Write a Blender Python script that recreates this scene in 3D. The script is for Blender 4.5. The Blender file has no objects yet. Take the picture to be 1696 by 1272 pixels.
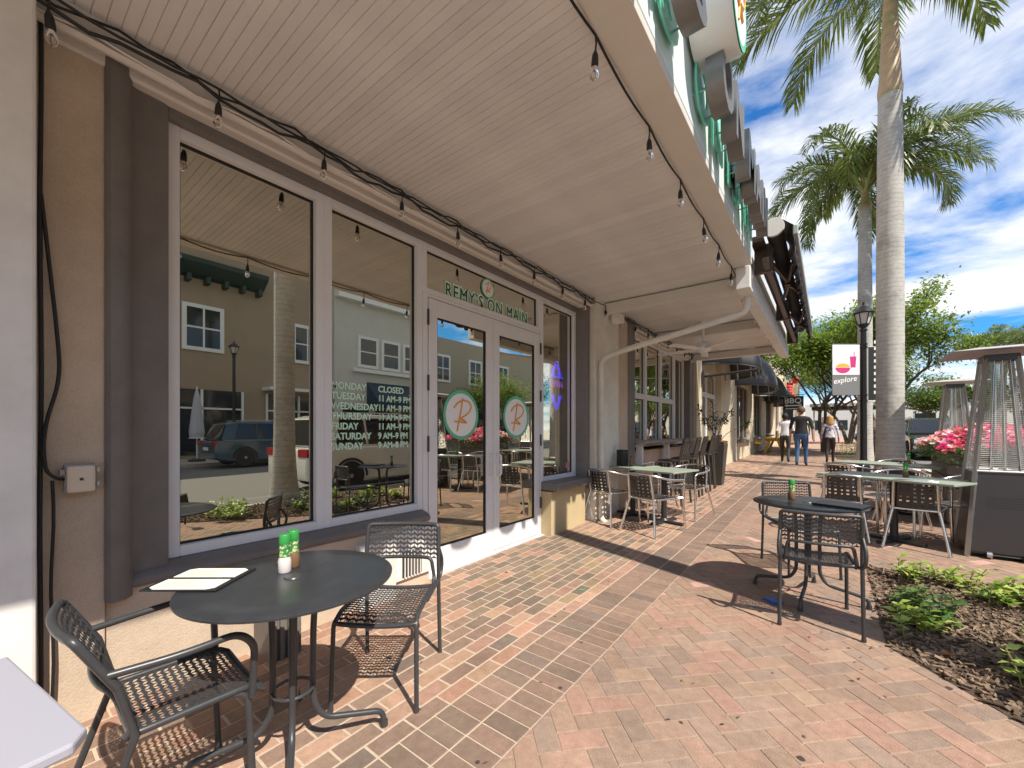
import bpy, bmesh, math, random
from mathutils import Vector, Matrix
random.seed(7)
R = math.radians
scene = bpy.context.scene
COL = scene.collection

# ---------------------------------------------------------------- camera, sky, sun, exposure
TH = math.atan(523 / 680.); EYE = 1.32
cam = bpy.data.cameras.new('camera'); camo = bpy.data.objects.new('camera', cam); COL.objects.link(camo)
camo.location = (0, 0, EYE); camo.rotation_euler = (R(90), 0, TH)
cam.sensor_width = 36; cam.lens = 36 * 680 / 1696.; cam.shift_y = 77 / 1696.
cam.clip_start = .02; cam.clip_end = 2000
scene.camera = camo
SUN_EL, SUN_AZ = R(52), R(-18)               # azimuth measured from +X
sv = Vector((math.cos(SUN_AZ) * math.cos(SUN_EL), math.sin(SUN_AZ) * math.cos(SUN_EL), math.sin(SUN_EL)))
sun = bpy.data.lights.new('sun', 'SUN'); suno = bpy.data.objects.new('sun', sun); COL.objects.link(suno)
sun.energy = 2.45; sun.angle = R(.55); sun.color = (1, .93, .82)
suno.rotation_euler = (-sv).to_track_quat('-Z', 'Y').to_euler()
W = bpy.data.worlds.new('World'); scene.world = W; W.use_nodes = True
def build_world():
    nt = W.node_tree; N = nt.nodes; L = nt.links
    for n in list(N): N.remove(n)
    out = N.new('ShaderNodeOutputWorld'); bg = N.new('ShaderNodeBackground'); L.new(bg.outputs[0], out.inputs[0])
    bg.inputs[1].default_value = .15
    sky = N.new('ShaderNodeTexSky'); sky.sky_type = 'NISHITA'; sky.sun_disc = False
    sky.sun_elevation = SUN_EL; sky.sun_rotation = math.atan2(sv.x, sv.y)
    sky.air_density = 1.0; sky.dust_density = .4; sky.ozone_density = 4.0
    gm = N.new('ShaderNodeMix'); gm.data_type = 'RGBA'; gm.blend_type = 'MULTIPLY'; gm.inputs[0].default_value = 1
    L.new(sky.outputs[0], gm.inputs[6]); gm.inputs[7].default_value = (.10, .295, .45, 1)
    tc = N.new('ShaderNodeTexCoord'); sep = N.new('ShaderNodeSeparateXYZ'); L.new(tc.outputs['Generated'], sep.inputs[0])
    mz = N.new('ShaderNodeMath'); mz.operation = 'MAXIMUM'; mz.inputs[1].default_value = 0; L.new(sep.outputs[2], mz.inputs[0])
    az = N.new('ShaderNodeMath'); az.operation = 'ADD'; az.inputs[1].default_value = .16; L.new(mz.outputs[0], az.inputs[0])
    dx = N.new('ShaderNodeMath'); dx.operation = 'DIVIDE'; L.new(sep.outputs[0], dx.inputs[0]); L.new(az.outputs[0], dx.inputs[1])
    dy = N.new('ShaderNodeMath'); dy.operation = 'DIVIDE'; L.new(sep.outputs[1], dy.inputs[0]); L.new(az.outputs[0], dy.inputs[1])
    cb = N.new('ShaderNodeCombineXYZ'); L.new(dx.outputs[0], cb.inputs[0]); L.new(dy.outputs[0], cb.inputs[1])
    mp = N.new('ShaderNodeMapping'); L.new(cb.outputs[0], mp.inputs[0]); mp.inputs['Scale'].default_value = (.78, 1.0, 1); mp.inputs['Location'].default_value = (.3, 1.1, 0)
    mp.inputs['Rotation'].default_value = (0, 0, .5)
    n1 = N.new('ShaderNodeTexNoise'); n1.inputs['Scale'].default_value = 1.15; n1.inputs['Detail'].default_value = 9; n1.inputs['Roughness'].default_value = .60; n1.inputs['Distortion'].default_value = .25
    L.new(mp.outputs[0], n1.inputs['Vector'])
    cr = N.new('ShaderNodeValToRGB'); cr.color_ramp.elements[0].position = .40; cr.color_ramp.elements[1].position = .585
    L.new(n1.outputs[0], cr.inputs[0])
    mx = N.new('ShaderNodeMix'); mx.data_type = 'RGBA'; L.new(cr.outputs[0], mx.inputs[0]); L.new(gm.outputs[2], mx.inputs[6])
    mx.inputs[7].default_value = (2.9, 2.9, 2.86, 1)
    L.new(mx.outputs[2], bg.inputs[0])
build_world()
vs = scene.view_settings; vs.view_transform = 'Standard'; vs.look = 'None'; vs.exposure = 1.55; vs.gamma = 1; vs.use_curve_mapping = False
scene.cycles.max_bounces = 10; scene.cycles.diffuse_bounces = 5; scene.cycles.glossy_bounces = 5; scene.cycles.transparent_max_bounces = 12
try: scene.cycles.use_denoising = True
except Exception: pass

# ---------------------------------------------------------------- helpers
SL, YO = .014, 2.6
def gz(y): return SL * (max(-8., min(30., y)) - YO)
def cross(u):                                   # image column -> slope of the view ray on plan
    a = (u - 848) / 680.; return (-math.sin(TH) + a * math.cos(TH), math.cos(TH) + a * math.sin(TH))
def y_on(u, x): d = cross(u); return d[1] * x / d[0]
def proj(x, y, z):
    f = -x * math.sin(TH) + y * math.cos(TH); s = x * math.cos(TH) + y * math.sin(TH)
    if f < .05: return None
    return (848 + 680 * s / f, 713 - 680 * (z - EYE) / f, f)

def mat(name, col, rough=.6, metal=0., noise=None, bump=None, spec=.5, coat=0, attr=None, trans=0, sss=None, emit=None, two=None, grime=None, speck=None, orand=0):
    """two=(colour2, scale, lo, hi): second colour through noise; noise=(scale, amount): value variation"""
    m = bpy.data.materials.new(name); m.use_nodes = True; nt = m.node_tree; N, L = nt.nodes, nt.links
    b = N['Principled BSDF']; b.inputs['Base Color'].default_value = (*col, 1); b.inputs['Roughness'].default_value = rough
    b.inputs['Metallic'].default_value = metal; b.inputs['Specular IOR Level'].default_value = spec
    b.inputs['Coat Weight'].default_value = coat; b.inputs['Coat Roughness'].default_value = .08
    if trans: b.inputs['Transmission Weight'].default_value = trans
    if emit: b.inputs['Emission Color'].default_value = (*emit[0], 1); b.inputs['Emission Strength'].default_value = emit[1]
    tc = N.new('ShaderNodeTexCoord'); src = None
    if attr:
        at = N.new('ShaderNodeAttribute'); at.attribute_name = attr; src = at.outputs['Color']
    if two:
        n = N.new('ShaderNodeTexNoise'); n.inputs['Scale'].default_value = two[1]; n.inputs['Detail'].default_value = 6; n.inputs['Roughness'].default_value = .62
        L.new(tc.outputs['Object'], n.inputs['Vector'])
        r = N.new('ShaderNodeMapRange'); r.inputs[1].default_value = two[2]; r.inputs[2].default_value = two[3]; L.new(n.outputs[0], r.inputs[0])
        x = N.new('ShaderNodeMix'); x.data_type = 'RGBA'; L.new(r.outputs[0], x.inputs[0])
        if src: L.new(src, x.inputs[6])
        else: x.inputs[6].default_value = (*col, 1)
        x.inputs[7].default_value = (*two[0], 1); src = x.outputs[2]
    if noise:
        n = N.new('ShaderNodeTexNoise'); n.inputs['Scale'].default_value = noise[0]; n.inputs['Detail'].default_value = 7; n.inputs['Roughness'].default_value = .65
        L.new(tc.outputs['Object'], n.inputs['Vector'])
        r = N.new('ShaderNodeMapRange'); r.inputs[1].default_value = .25; r.inputs[2].default_value = .75
        r.inputs[3].default_value = 1 - noise[1]; r.inputs[4].default_value = 1 + noise[1]; L.new(n.outputs[0], r.inputs[0])
        x = N.new('ShaderNodeMix'); x.data_type = 'RGBA'; x.blend_type = 'MULTIPLY'; x.inputs[0].default_value = 1
        if src: L.new(src, x.inputs[6])
        else: x.inputs[6].default_value = (*col, 1)
        L.new(r.outputs[0], x.inputs[7]); src = x.outputs[2]
        rr = N.new('ShaderNodeMapRange'); rr.inputs[3].default_value = max(0, rough - .08); rr.inputs[4].default_value = min(1, rough + .08)
        L.new(n.outputs[0], rr.inputs[0]); L.new(rr.outputs[0], b.inputs['Roughness'])
    for sc_, lo, hi, am in ([grime] if grime else []) + ([(speck[0], .35, .65, speck[1])] if speck else []):
        n = N.new('ShaderNodeTexNoise'); n.inputs['Scale'].default_value = sc_; n.inputs['Detail'].default_value = 5 if sc_ < 50 else 2; n.inputs['Roughness'].default_value = .7
        L.new(tc.outputs['Object'], n.inputs['Vector'])
        r = N.new('ShaderNodeMapRange'); r.inputs[1].default_value = lo; r.inputs[2].default_value = hi; r.inputs[3].default_value = 1 - am; r.inputs[4].default_value = 1 if sc_ < 50 else 1 + am; L.new(n.outputs[0], r.inputs[0])
        x = N.new('ShaderNodeMix'); x.data_type = 'RGBA'; x.blend_type = 'MULTIPLY'; x.inputs[0].default_value = 1
        if src: L.new(src, x.inputs[6])
        else: x.inputs[6].default_value = (*col, 1)
        L.new(r.outputs[0], x.inputs[7]); src = x.outputs[2]
    if orand:
        oi = N.new('ShaderNodeObjectInfo'); r = N.new('ShaderNodeMapRange'); r.inputs[3].default_value = 1 - orand; r.inputs[4].default_value = 1 + orand * .4; L.new(oi.outputs['Random'], r.inputs[0])
        x = N.new('ShaderNodeMix'); x.data_type = 'RGBA'; x.blend_type = 'MULTIPLY'; x.inputs[0].default_value = 1
        if src: L.new(src, x.inputs[6])
        else: x.inputs[6].default_value = (*col, 1)
        L.new(r.outputs[0], x.inputs[7]); src = x.outputs[2]
    if src: L.new(src, b.inputs['Base Color'])
    if bump:
        n = N.new('ShaderNodeTexNoise'); n.inputs['Scale'].default_value = bump[0]; n.inputs['Detail'].default_value = 5
        L.new(tc.outputs['Object'], n.inputs['Vector'])
        p = N.new('ShaderNodeBump'); p.inputs['Strength'].default_value = bump[1]; p.inputs['Distance'].default_value = bump[2] if len(bump) > 2 else .01
        L.new(n.outputs[0], p.inputs['Height']); L.new(p.outputs[0], b.inputs['Normal'])
    return m
def leaf_mat(name, col, col2, rough=.45, tr=.35):
    m = bpy.data.materials.new(name); m.use_nodes = True; nt = m.node_tree; N, L = nt.nodes, nt.links
    b = N['Principled BSDF']; out = N['Material Output']; b.inputs['Roughness'].default_value = rough
    g = N.new('ShaderNodeNewGeometry'); x = N.new('ShaderNodeMix'); x.data_type = 'RGBA'
    L.new(g.outputs['Random Per Island'], x.inputs[0]); x.inputs[6].default_value = (*col, 1); x.inputs[7].default_value = (*col2, 1)
    L.new(x.outputs[2], b.inputs['Base Color'])
    t = N.new('ShaderNodeBsdfTranslucent'); L.new(x.outputs[2], t.inputs[0])
    s = N.new('ShaderNodeMixShader'); s.inputs[0].default_value = tr; L.new(b.outputs[0], s.inputs[1]); L.new(t.outputs[0], s.inputs[2]); L.new(s.outputs[0], out.inputs[0])
    return m
def glass_mat(name, refl, tint, trans):
    m = bpy.data.materials.new(name); m.use_nodes = True; nt = m.node_tree; N, L = nt.nodes, nt.links
    for n in list(N):
        if n.type != 'OUTPUT_MATERIAL': N.remove(n)
    out = N['Material Output']
    gl = N.new('ShaderNodeBsdfGlossy'); gl.inputs['Roughness'].default_value = 0; gl.inputs['Color'].default_value = (*tint, 1)
    tb = N.new('ShaderNodeBsdfTransparent'); tb.inputs['Color'].default_value = (*trans, 1)
    lw = N.new('ShaderNodeLayerWeight'); lw.inputs[0].default_value = .35
    r = N.new('ShaderNodeMapRange'); r.inputs[3].default_value = refl; r.inputs[4].default_value = min(1, refl + .45); L.new(lw.outputs['Facing'], r.inputs[0])
    s = N.new('ShaderNodeMixShader'); L.new(r.outputs[0], s.inputs[0]); L.new(tb.outputs[0], s.inputs[1]); L.new(gl.outputs[0], s.inputs[2])
    tc = N.new('ShaderNodeTexCoord'); n = N.new('ShaderNodeTexNoise'); n.inputs['Scale'].default_value = 2.2; n.inputs['Detail'].default_value = 8; n.inputs['Roughness'].default_value = .7; L.new(tc.outputs['Object'], n.inputs['Vector'])
    q = N.new('ShaderNodeMapRange'); q.inputs[1].default_value = .42; q.inputs[2].default_value = .75; q.inputs[3].default_value = .004; q.inputs[4].default_value = .045; L.new(n.outputs[0], q.inputs[0])
    df = N.new('ShaderNodeBsdfDiffuse'); df.inputs[0].default_value = (.6, .58, .54, 1); s2 = N.new('ShaderNodeMixShader'); L.new(q.outputs[0], s2.inputs[0]); L.new(s.outputs[0], s2.inputs[1]); L.new(df.outputs[0], s2.inputs[2]); L.new(s2.outputs[0], out.inputs[0])
    return m

class MB:
    def __init__(s): s.v = []; s.f = []; s.mi = []; s.cur = 0; s.col = []; s.c = None
    def face(s, idx):
        s.f.append(idx); s.mi.append(s.cur); s.col.append(s.c)
    def add(s, vs): k = len(s.v); s.v += [tuple(p) for p in vs]; return k
    def quad(s, *p):
        k = s.add(p); s.face(tuple(range(k, k + len(p))))
        return s
    def box(s, x0, x1, y0, y1, z0, z1, M=None):
        p = [Vector(q) for q in ((x0,y0,z0),(x1,y0,z0),(x1,y1,z0),(x0,y1,z0),(x0,y0,z1),(x1,y0,z1),(x1,y1,z1),(x0,y1,z1))]
        if M: p = [M @ q for q in p]
        k = s.add(p)
        for q in ((0,3,2,1),(4,5,6,7),(0,1,5,4),(1,2,6,5),(2,3,7,6),(3,0,4,7)): s.face(tuple(k + i for i in q))
        return s
    def prism(s, pts, axis, a, b, M=None):
        """polygon pts in the plane normal to axis, extruded a..b (axis 'x': pts=(y,z); 'y': (x,z); 'z': (x,y))"""
        def mk(p, t): return {'x': (t, p[0], p[1]), 'y': (p[0], t, p[1]), 'z': (p[0], p[1], t)}[axis]
        n = len(pts); P = [Vector(mk(p, a)) for p in pts] + [Vector(mk(p, b)) for p in pts]
        if M: P = [M @ q for q in P]
        k = s.add(P); s.face(tuple(k + i for i in range(n))[::-1]); s.face(tuple(k + n + i for i in range(n)))
        for i in range(n): j = (i + 1) % n; s.face((k + i, k + j, k + n + j, k + n + i))
        return s
    def tube(s, pts, r, n=8, cap=True, flat=1., closed=False):
        P = [Vector(p) for p in pts]; m = len(P); rs = r if isinstance(r, (list, tuple)) else [r] * m
        up = None; rings = []
        for i, p in enumerate(P):
            a = P[i - 1] if (i or closed) else P[0]; b = P[(i + 1) % m] if (i < m - 1 or closed) else P[-1]
            t = (b - a).normalized()
            if up is None:
                up = Vector((0, 0, 1)) if abs(t.z) < .9 else Vector((1, 0, 0))
            sd = t.cross(up)
            if sd.length < 1e-4: sd = t.orthogonal()
            sd.normalize(); up = sd.cross(t).normalized()
            rings.append(s.add([p + (sd * math.cos(2 * math.pi * j / n) + up * flat * math.sin(2 * math.pi * j / n)) * rs[i] for j in range(n)]))
        for i in range(m - 1 if not closed else m):
            a, b = rings[i], rings[(i + 1) % m]
            for j in range(n): q = (j + 1) % n; s.face((a + j, a + q, b + q, b + j))
        if cap and not closed: s.face(tuple(rings[0] + j for j in range(n))[::-1]); s.face(tuple(rings[-1] + j for j in range(n)))
        return s
    def lathe(s, prof, c=(0, 0, 0), n=20, M=None):
        rings = []
        for r, z in prof:
            P = [Vector((c[0] + r * math.cos(2 * math.pi * j / n), c[1] + r * math.sin(2 * math.pi * j / n), c[2] + z)) for j in range(n)]
            if M: P = [M @ q for q in P]
            rings.append(s.add(P))
        for a, b in zip(rings, rings[1:]):
            for j in range(n): q = (j + 1) % n; s.face((a + j, a + q, b + q, b + j))
        if prof[0][0] > 1e-4: s.face(tuple(rings[0] + j for j in range(n))[::-1])
        if prof[-1][0] > 1e-4: s.face(tuple(rings[-1] + j for j in range(n)))
        return s
    def mesh(s, name, mats, smooth=None):
        me = bpy.data.meshes.new(name); me.from_pydata(s.v, [], s.f)
        for m in (mats if isinstance(mats, (list, tuple)) else [mats]): me.materials.append(m)
        if any(s.mi): me.polygons.foreach_set('material_index', s.mi)
        if any(c is not None for c in s.col):
            a = me.attributes.new('tone', 'FLOAT_COLOR', 'FACE')
            a.data.foreach_set('color', [q for c in s.col for q in ((*c, 1) if c else (.3, .2, .15, 1))])
        if smooth is not None:
            me.polygons.foreach_set('use_smooth', [True] * len(me.polygons)); me.set_sharp_from_angle(angle=R(smooth))
        me.validate(); me.update(); return me
    def obj(s, name, mats, parent=None, smooth=None, bevel=None, solid=None, sub=None):
        return link(name, s.mesh(name, mats, smooth), parent, bevel, solid, sub)
def link(name, me, parent=None, bevel=None, solid=None, sub=None):
    o = bpy.data.objects.new(name, me); COL.objects.link(o)
    if parent: o.parent = parent
    if solid: m = o.modifiers.new('solid', 'SOLIDIFY'); m.thickness = solid; m.offset = 0
    if bevel: m = o.modifiers.new('bevel', 'BEVEL'); m.width = bevel; m.segments = 2; m.limit_method = 'ANGLE'; m.angle_limit = R(40)
    if sub: m = o.modifiers.new('sub', 'SUBSURF'); m.levels = sub; m.render_levels = sub
    return o
def tag(o, label, cat, group=None):
    o['label'] = label; o['category'] = cat
    if group: o['group'] = group
    return o
def thing(name, label, cat, loc=(0, 0, 0), rz=0, group=None):
    o = bpy.data.objects.new(name, None); COL.objects.link(o); o.location = loc; o.rotation_euler = (0, 0, rz); o.empty_display_size = .1
    return tag(o, label, cat, group)
def structure(o): o['kind'] = 'structure'; return o
def stuff(o): o['kind'] = 'stuff'; return o
KIDS = {}
def copy_thing(o, label, loc, rz):
    def cp(q, par):
        c = q.copy(); COL.objects.link(c)
        if par: c.parent = par
        for ch in [k for k in q.children]: cp(ch, c)
        return c
    c = cp(o, None); c['label'] = label; c.location = loc; c.rotation_euler = (0, 0, rz); return c
def arc(c, r, a0, a1, n, plane='xz'):
    out = []
    for i in range(n + 1):
        a = a0 + (a1 - a0) * i / n; p = [c[0], c[1], c[2]]; i0, i1 = {'xz': (0, 2), 'yz': (1, 2), 'xy': (0, 1)}[plane]
        p[i0] += r * math.cos(a); p[i1] += r * math.sin(a); out.append(tuple(p))
    return out
def rounded(pts, r, n=4):
    """polyline with its inner corners rounded"""
    P = [Vector(p) for p in pts]; out = [P[0]]
    for a, b, c in zip(P, P[1:], P[2:]):
        d0, d1 = (a - b), (c - b); q = min(r, d0.length * .48, d1.length * .48)
        s, e = b + d0.normalized() * q, b + d1.normalized() * q
        for i in range(n + 1): t = i / n; out.append((1 - t) ** 2 * s + 2 * t * (1 - t) * b + t * t * e)
    out.append(P[-1]); return out
def clip(poly, nx, ny, d):
    """keep nx*x+ny*y <= d"""
    out = []
    for i, p in enumerate(poly):
        q = poly[(i + 1) % len(poly)]; a, b = nx * p[0] + ny * p[1] - d, nx * q[0] + ny * q[1] - d
        if a <= 0: out.append(p)
        if a * b < 0: t = a / (a - b); out.append((p[0] + (q[0] - p[0]) * t, p[1] + (q[1] - p[1]) * t))
    return out
def text_mesh(txt, size, ext=0., bold=0., name='lettering', spacing=1., shear=0., res=3):
    cu = bpy.data.curves.new(name, 'FONT'); cu.body = txt; cu.size = size; cu.extrude = ext; cu.offset = bold; cu.space_character = spacing; cu.shear = shear; cu.resolution_u = res
    o = bpy.data.objects.new(name, cu); COL.objects.link(o)
    dg = bpy.context.evaluated_depsgraph_get(); me = bpy.data.meshes.new_from_object(o.evaluated_get(dg)); bpy.data.objects.remove(o); me.name = name
    return me
FACE_X = Matrix(((0, 0, 1, 0), (1, 0, 0, 0), (0, 1, 0, 0), (0, 0, 0, 1)))      # text plane -> facing +X, reading along +Y
def text_obj(name, txt, size, mtl, loc, M=FACE_X, parent=None, ext=.0005, bold=0., sx=1., spacing=1., shear=0.):
    me = text_mesh(txt, size, ext, bold, name, spacing, shear); me.materials.clear(); me.materials.append(mtl)
    me.transform(Matrix.Translation(loc) @ M @ Matrix.Diagonal((sx, 1, 1, 1)))
    return link(name, me, parent)

# ---------------------------------------------------------------- materials
M_tan = mat('tan_stucco', (.57, .45, .335), .85, noise=(7, .07), bump=(110, .5, .006), grime=(1.6, .38, .6, .16), speck=(160, .07))
M_cream = mat('cream_stucco', (.62, .53, .38), .85, noise=(2, .06), bump=(120, .4, .005), grime=(1.1, .38, .62, .12))
M_white = mat('white_paint', (.74, .72, .68), .55, noise=(4, .05), bump=(90, .2, .003), grime=(2.0, .4, .65, .09))
M_trim = mat('grey_brown_trim', (.18, .16, .145), .55, noise=(9, .12), bump=(70, .5, .006), grime=(2.2, .4, .62, .14))
M_alu = mat('satin_frame', (.72, .71, .705), .42, noise=(5, .04), spec=.5)
M_ceil = mat('beadboard_paint', (.73, .715, .695), .34, noise=(2.5, .05), spec=.4, grime=(1.3, .36, .62, .10), orand=.07)
M_soffit = mat('soffit_paint', (.65, .61, .555), .5, noise=(3, .05))
M_mint = mat('pale_mint_paint', (.70, .80, .76), .5, noise=(3, .04))
M_acryl = mat('mint_acrylic', (.16, .62, .45), .3)
M_letter = mat('brushed_letter_metal', (.20, .20, .195), .42, .5, noise=(8, .08))
M_white2 = mat('white_enamel', (.8, .8, .78), .35)
M_gasket = mat('black_gasket', (.012, .012, .012), .6)
M_glass = glass_mat('tinted_shop_glass', .54, (.93, .89, .74), (.34, .33, .28))
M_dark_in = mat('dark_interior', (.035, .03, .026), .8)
M_black = mat('black_powder_coat', (.028, .029, .031), .38, noise=(40, .1), spec=.45)
M_steel = mat('charcoal_metal', (.042, .043, .046), .36, noise=(30, .1), spec=.5)
M_top = mat('charcoal_table_top', (.034, .037, .042), .29, noise=(3, .16), bump=(400, .06, .001), spec=.5, grime=(6, .42, .62, .16))
M_chrome = mat('polished_aluminium', (.80, .79, .77), .24, 1.0, noise=(20, .05))
M_slat = mat('dark_brown_plastic', (.05, .04, .034), .5)
M_laminate = mat('grey_green_laminate', (.29, .33, .26), .42, noise=(30, .08))
M_cable = mat('black_cable', (.012, .012, .013), .5)
M_bulb = mat('clear_bulb_glass', (.95, .93, .88), .02, trans=1., spec=.5)
M_fil = mat('filament', (.75, .35, .15), .5)
M_green = mat('green_plastic', (.03, .26, .05), .4)
M_glabel = mat('green_label', (.03, .22, .07), .5, two=((.75, .72, .3), 90, .52, .6))
M_spice = mat('spice_filling', (.62, .58, .55), .4)
M_spice2 = mat('brown_spice', (.18, .1, .05), .5)
M_paper = mat('menu_paper', (.74, .73, .64), .8, two=((.38, .38, .36), 260, .6, .64))
M_leather = mat('black_leatherette', (.015, .015, .016), .45, bump=(300, .2, .001))
M_orange = mat('orange_vinyl', (.75, .33, .04), .5)
M_vinylw = mat('white_vinyl', (.82, .82, .80), .5)
M_ring = mat('green_vinyl', (.12, .50, .30), .5)
M_pale = mat('pale_green_vinyl', (.60, .88, .66), .5)
M_ink = mat('black_vinyl', (.02, .022, .02), .5)
M_neonb = mat('blue_neon', (.1, .1, .6), .4, emit=((.03, .02, 1.0), 2.6))
M_neonp = mat('pink_neon', (.4, .1, .5), .4, emit=((.35, .05, .8), 1.4))
M_brick = mat('paver', (.4, .25, .18), .8, attr='tone', noise=(22, .20), bump=(190, .8, .004), spec=.3, grime=(1.5, .36, .58, .20), speck=(330, .24))
M_mortar = mat('pale_joint_sand', (.46, .365, .27), .95, noise=(30, .15))
M_joint = mat('brown_joint_sand', (.30, .225, .16), .95, noise=(30, .2))
M_asphalt = mat('asphalt', (.17, .165, .155), .9, noise=(60, .25), bump=(200, .4, .004))
M_concrete = mat('concrete', (.44, .40, .34), .85, noise=(6, .12), bump=(120, .3, .003))
M_soil = mat('mulch_soil', (.055, .036, .024), .95, two=((.11, .075, .05), 25, .4, .65), bump=(45, .9, .02))
M_chip = leaf_mat('mulch_chip', (.29, .20, .13), (.05, .03, .02), .9, 0.02)
M_bark = mat('palm_bark', (.42, .40, .36), .8, two=((.27, .255, .23), 3.2, .5, .72), noise=(16, .16), bump=(25, .4, .01))
def ringed(m):
    nt = m.node_tree; N, L = nt.nodes, nt.links; b = N['Principled BSDF']; src = b.inputs['Base Color'].links[0].from_socket
    tc = N.new('ShaderNodeTexCoord'); w = N.new('ShaderNodeTexWave'); w.bands_direction = 'Z'; w.wave_profile = 'SAW'; w.inputs['Scale'].default_value = 3.6; w.inputs['Distortion'].default_value = 2.6; w.inputs['Detail'].default_value = 4; w.inputs['Detail Scale'].default_value = 2.5
    L.new(tc.outputs['Object'], w.inputs[0]); r = N.new('ShaderNodeValToRGB'); r.color_ramp.elements[0].color = (.55, .52, .48, 1); r.color_ramp.elements[0].position = .02; r.color_ramp.elements[1].color = (1, 1, 1, 1); r.color_ramp.elements[1].position = .22; L.new(w.outputs[0], r.inputs[0])
    x = N.new('ShaderNodeMix'); x.data_type = 'RGBA'; x.blend_type = 'MULTIPLY'; x.inputs[0].default_value = .6; L.new(src, x.inputs[6]); L.new(r.outputs[0], x.inputs[7]); L.new(x.outputs[2], b.inputs['Base Color'])
ringed(M_bark)
M_shaft = mat('palm_crownshaft', (.26, .25, .09), .5, two=((.42, .29, .17), 2.2, .36, .5), noise=(9, .2))
M_frond = leaf_mat('palm_leaflet', (.085, .125, .022), (.20, .24, .05), .34, .35)
M_rachis = mat('palm_rachis', (.24, .26, .08), .5)
M_tree = leaf_mat('tree_leaf', (.12, .20, .028), (.27, .36, .055), .5, .45)
M_treed = leaf_mat('dark_tree_leaf', (.09, .155, .025), (.20, .27, .05), .5, .4)
M_wood = mat('tree_bark', (.13, .105, .08), .9, noise=(12, .25), bump=(30, .6, .02))
M_ivy = leaf_mat('variegated_leaf', (.16, .28, .03), (.46, .52, .12), .4, .3)
M_ivyd = leaf_mat('green_leaf', (.05, .12, .025), (.14, .22, .05), .4, .3)
M_pinkf = leaf_mat('pink_petal', (.80, .02, .16), (.85, .10, .30), .5, .35)
M_redf = leaf_mat('coral_petal', (.65, .05, .05), (.80, .35, .30), .5, .35)
M_whitef = leaf_mat('white_petal', (.8, .75, .72), (.8, .55, .55), .5, .35)
M_lampb = mat('black_lamp_paint', (.014, .014, .016), .35, noise=(20, .1))
M_frost = mat('lamp_glass', (.55, .55, .5), .25)
M_grey_pl = mat('grey_planter_board', (.27, .255, .23), .7, noise=(14, .12), bump=(60, .3, .003))
M_awn = mat('charcoal_canvas', (.085, .088, .092), .75, noise=(5, .1), bump=(300, .2, .001))
M_awnd = mat('black_canvas', (.022, .019, .019), .7, noise=(5, .15))
M_bronze = mat('bronze_metal', (.075, .048, .038), .38, .5)
M_yellow = mat('yellow_paint', (.62, .34, .02), .5, noise=(10, .1))
M_navy = mat('navy_canvas', (.02, .045, .085), .7)
M_tyre = mat('tyre_rubber', (.02, .02, .02), .8)
M_rim = mat('alloy_rim', (.45, .45, .46), .3, .9)
M_cwin = mat('car_glass', (.015, .018, .02), .05, spec=.9)
M_headl = mat('head_lamp', (.7, .7, .7), .1, spec=.8)
M_taill = mat('tail_lamp', (.35, .02, .02), .2)
M_stool = mat('dark_stool_wood', (.045, .036, .03), .45, noise=(10, .15))
M_counter = mat('counter_wood', (.34, .29, .23), .5, noise=(12, .2))
M_terra = mat('brown_moss', (.22, .09, .045), .9, noise=(30, .3), bump=(60, .8, .02))
M_potb = mat('dark_planter', (.05, .043, .038), .5, noise=(6, .1))
M_blue = mat('blue_plastic', (.02, .10, .38), .35)
M_beige = mat('beige_opposite_stucco', (.36, .28, .195), .9, noise=(1.2, .06))
M_offw = mat('off_white_stucco', (.60, .58, .53), .9, noise=(1.5, .05))
M_wglass = mat('opposite_window_glass', (.025, .03, .035), .06, spec=.8)
M_gcorn = mat('dark_green_cornice', (.03, .055, .045), .6)
M_heat = mat('heater_dark_panel', (.05, .042, .04), .42, .25, noise=(6, .08))
M_heats = mat('stainless', (.60, .59, .57), .42, 1., noise=(14, .06))
M_tubeg = mat('quartz_tube', (.8, .78, .74), .1, trans=.9)
M_skin = mat('skin', (.42, .25, .18), .5); M_skind = mat('deep_skin', (.12, .07, .045), .5)

# ---------------------------------------------------------------- ground, pavement, mulch
BED = [(.285, 5.10), (.285, 3.36), (.70, 2.84), (1.35, 2.02), (1.62, 1.2), (1.62, -1.5), (2.12, -1.5), (2.12, 5.02)]
def in_bed(x, y):
    c = False
    for i, (x0, y0) in enumerate(BED):
        x1, y1 = BED[i - 1]
        if (y0 > y) != (y1 > y) and x < (x1 - x0) * (y - y0) / (y1 - y0) + x0: c = not c
    return c
def strips(x0, x1, dz, ys=(-60, -8, 30, 400)):
    m = MB()
    for a, b in zip(ys, ys[1:]): m.quad((x0, a, gz(a) + dz), (x1, a, gz(a) + dz), (x1, b, gz(b) + dz), (x0, b, gz(b) + dz))
    return m
structure(strips(-400, 400, -.20).obj('ground', M_concrete))
structure(strips(2.36, 13.6, -.13).obj('road', M_asphalt))
k = MB()
for a, b in ((-30, -8), (-8, 30), (30, 80)):
    P = [(2.2, gz(a) - .2), (2.36, gz(a) - .2), (2.36, gz(a) - .02), (2.33, gz(a) + .004), (2.2, gz(a) + .004)]
    d = gz(b) - gz(a); q = k.add([(x, a, z) for x, z in P] + [(x, b, z + d) for x, z in P])
    for i in range(5): j = (i + 1) % 5; k.face((q + i, q + j, q + 5 + j, q + 5 + i))
structure(k.obj('kerb', M_concrete))
k = MB()
for a, b in ((-30, -8), (-8, 30), (30, 80)):
    q = k.add([(13.6, a, gz(a) - .2), (13.6, a, gz(a) - .01), (24, a, gz(a)), (13.6, b, gz(b) - .2), (13.6, b, gz(b) - .01), (24, b, gz(b))])
    k.face((q, q + 3, q + 4, q + 1)); k.face((q + 1, q + 4, q + 5, q + 2))
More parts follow.
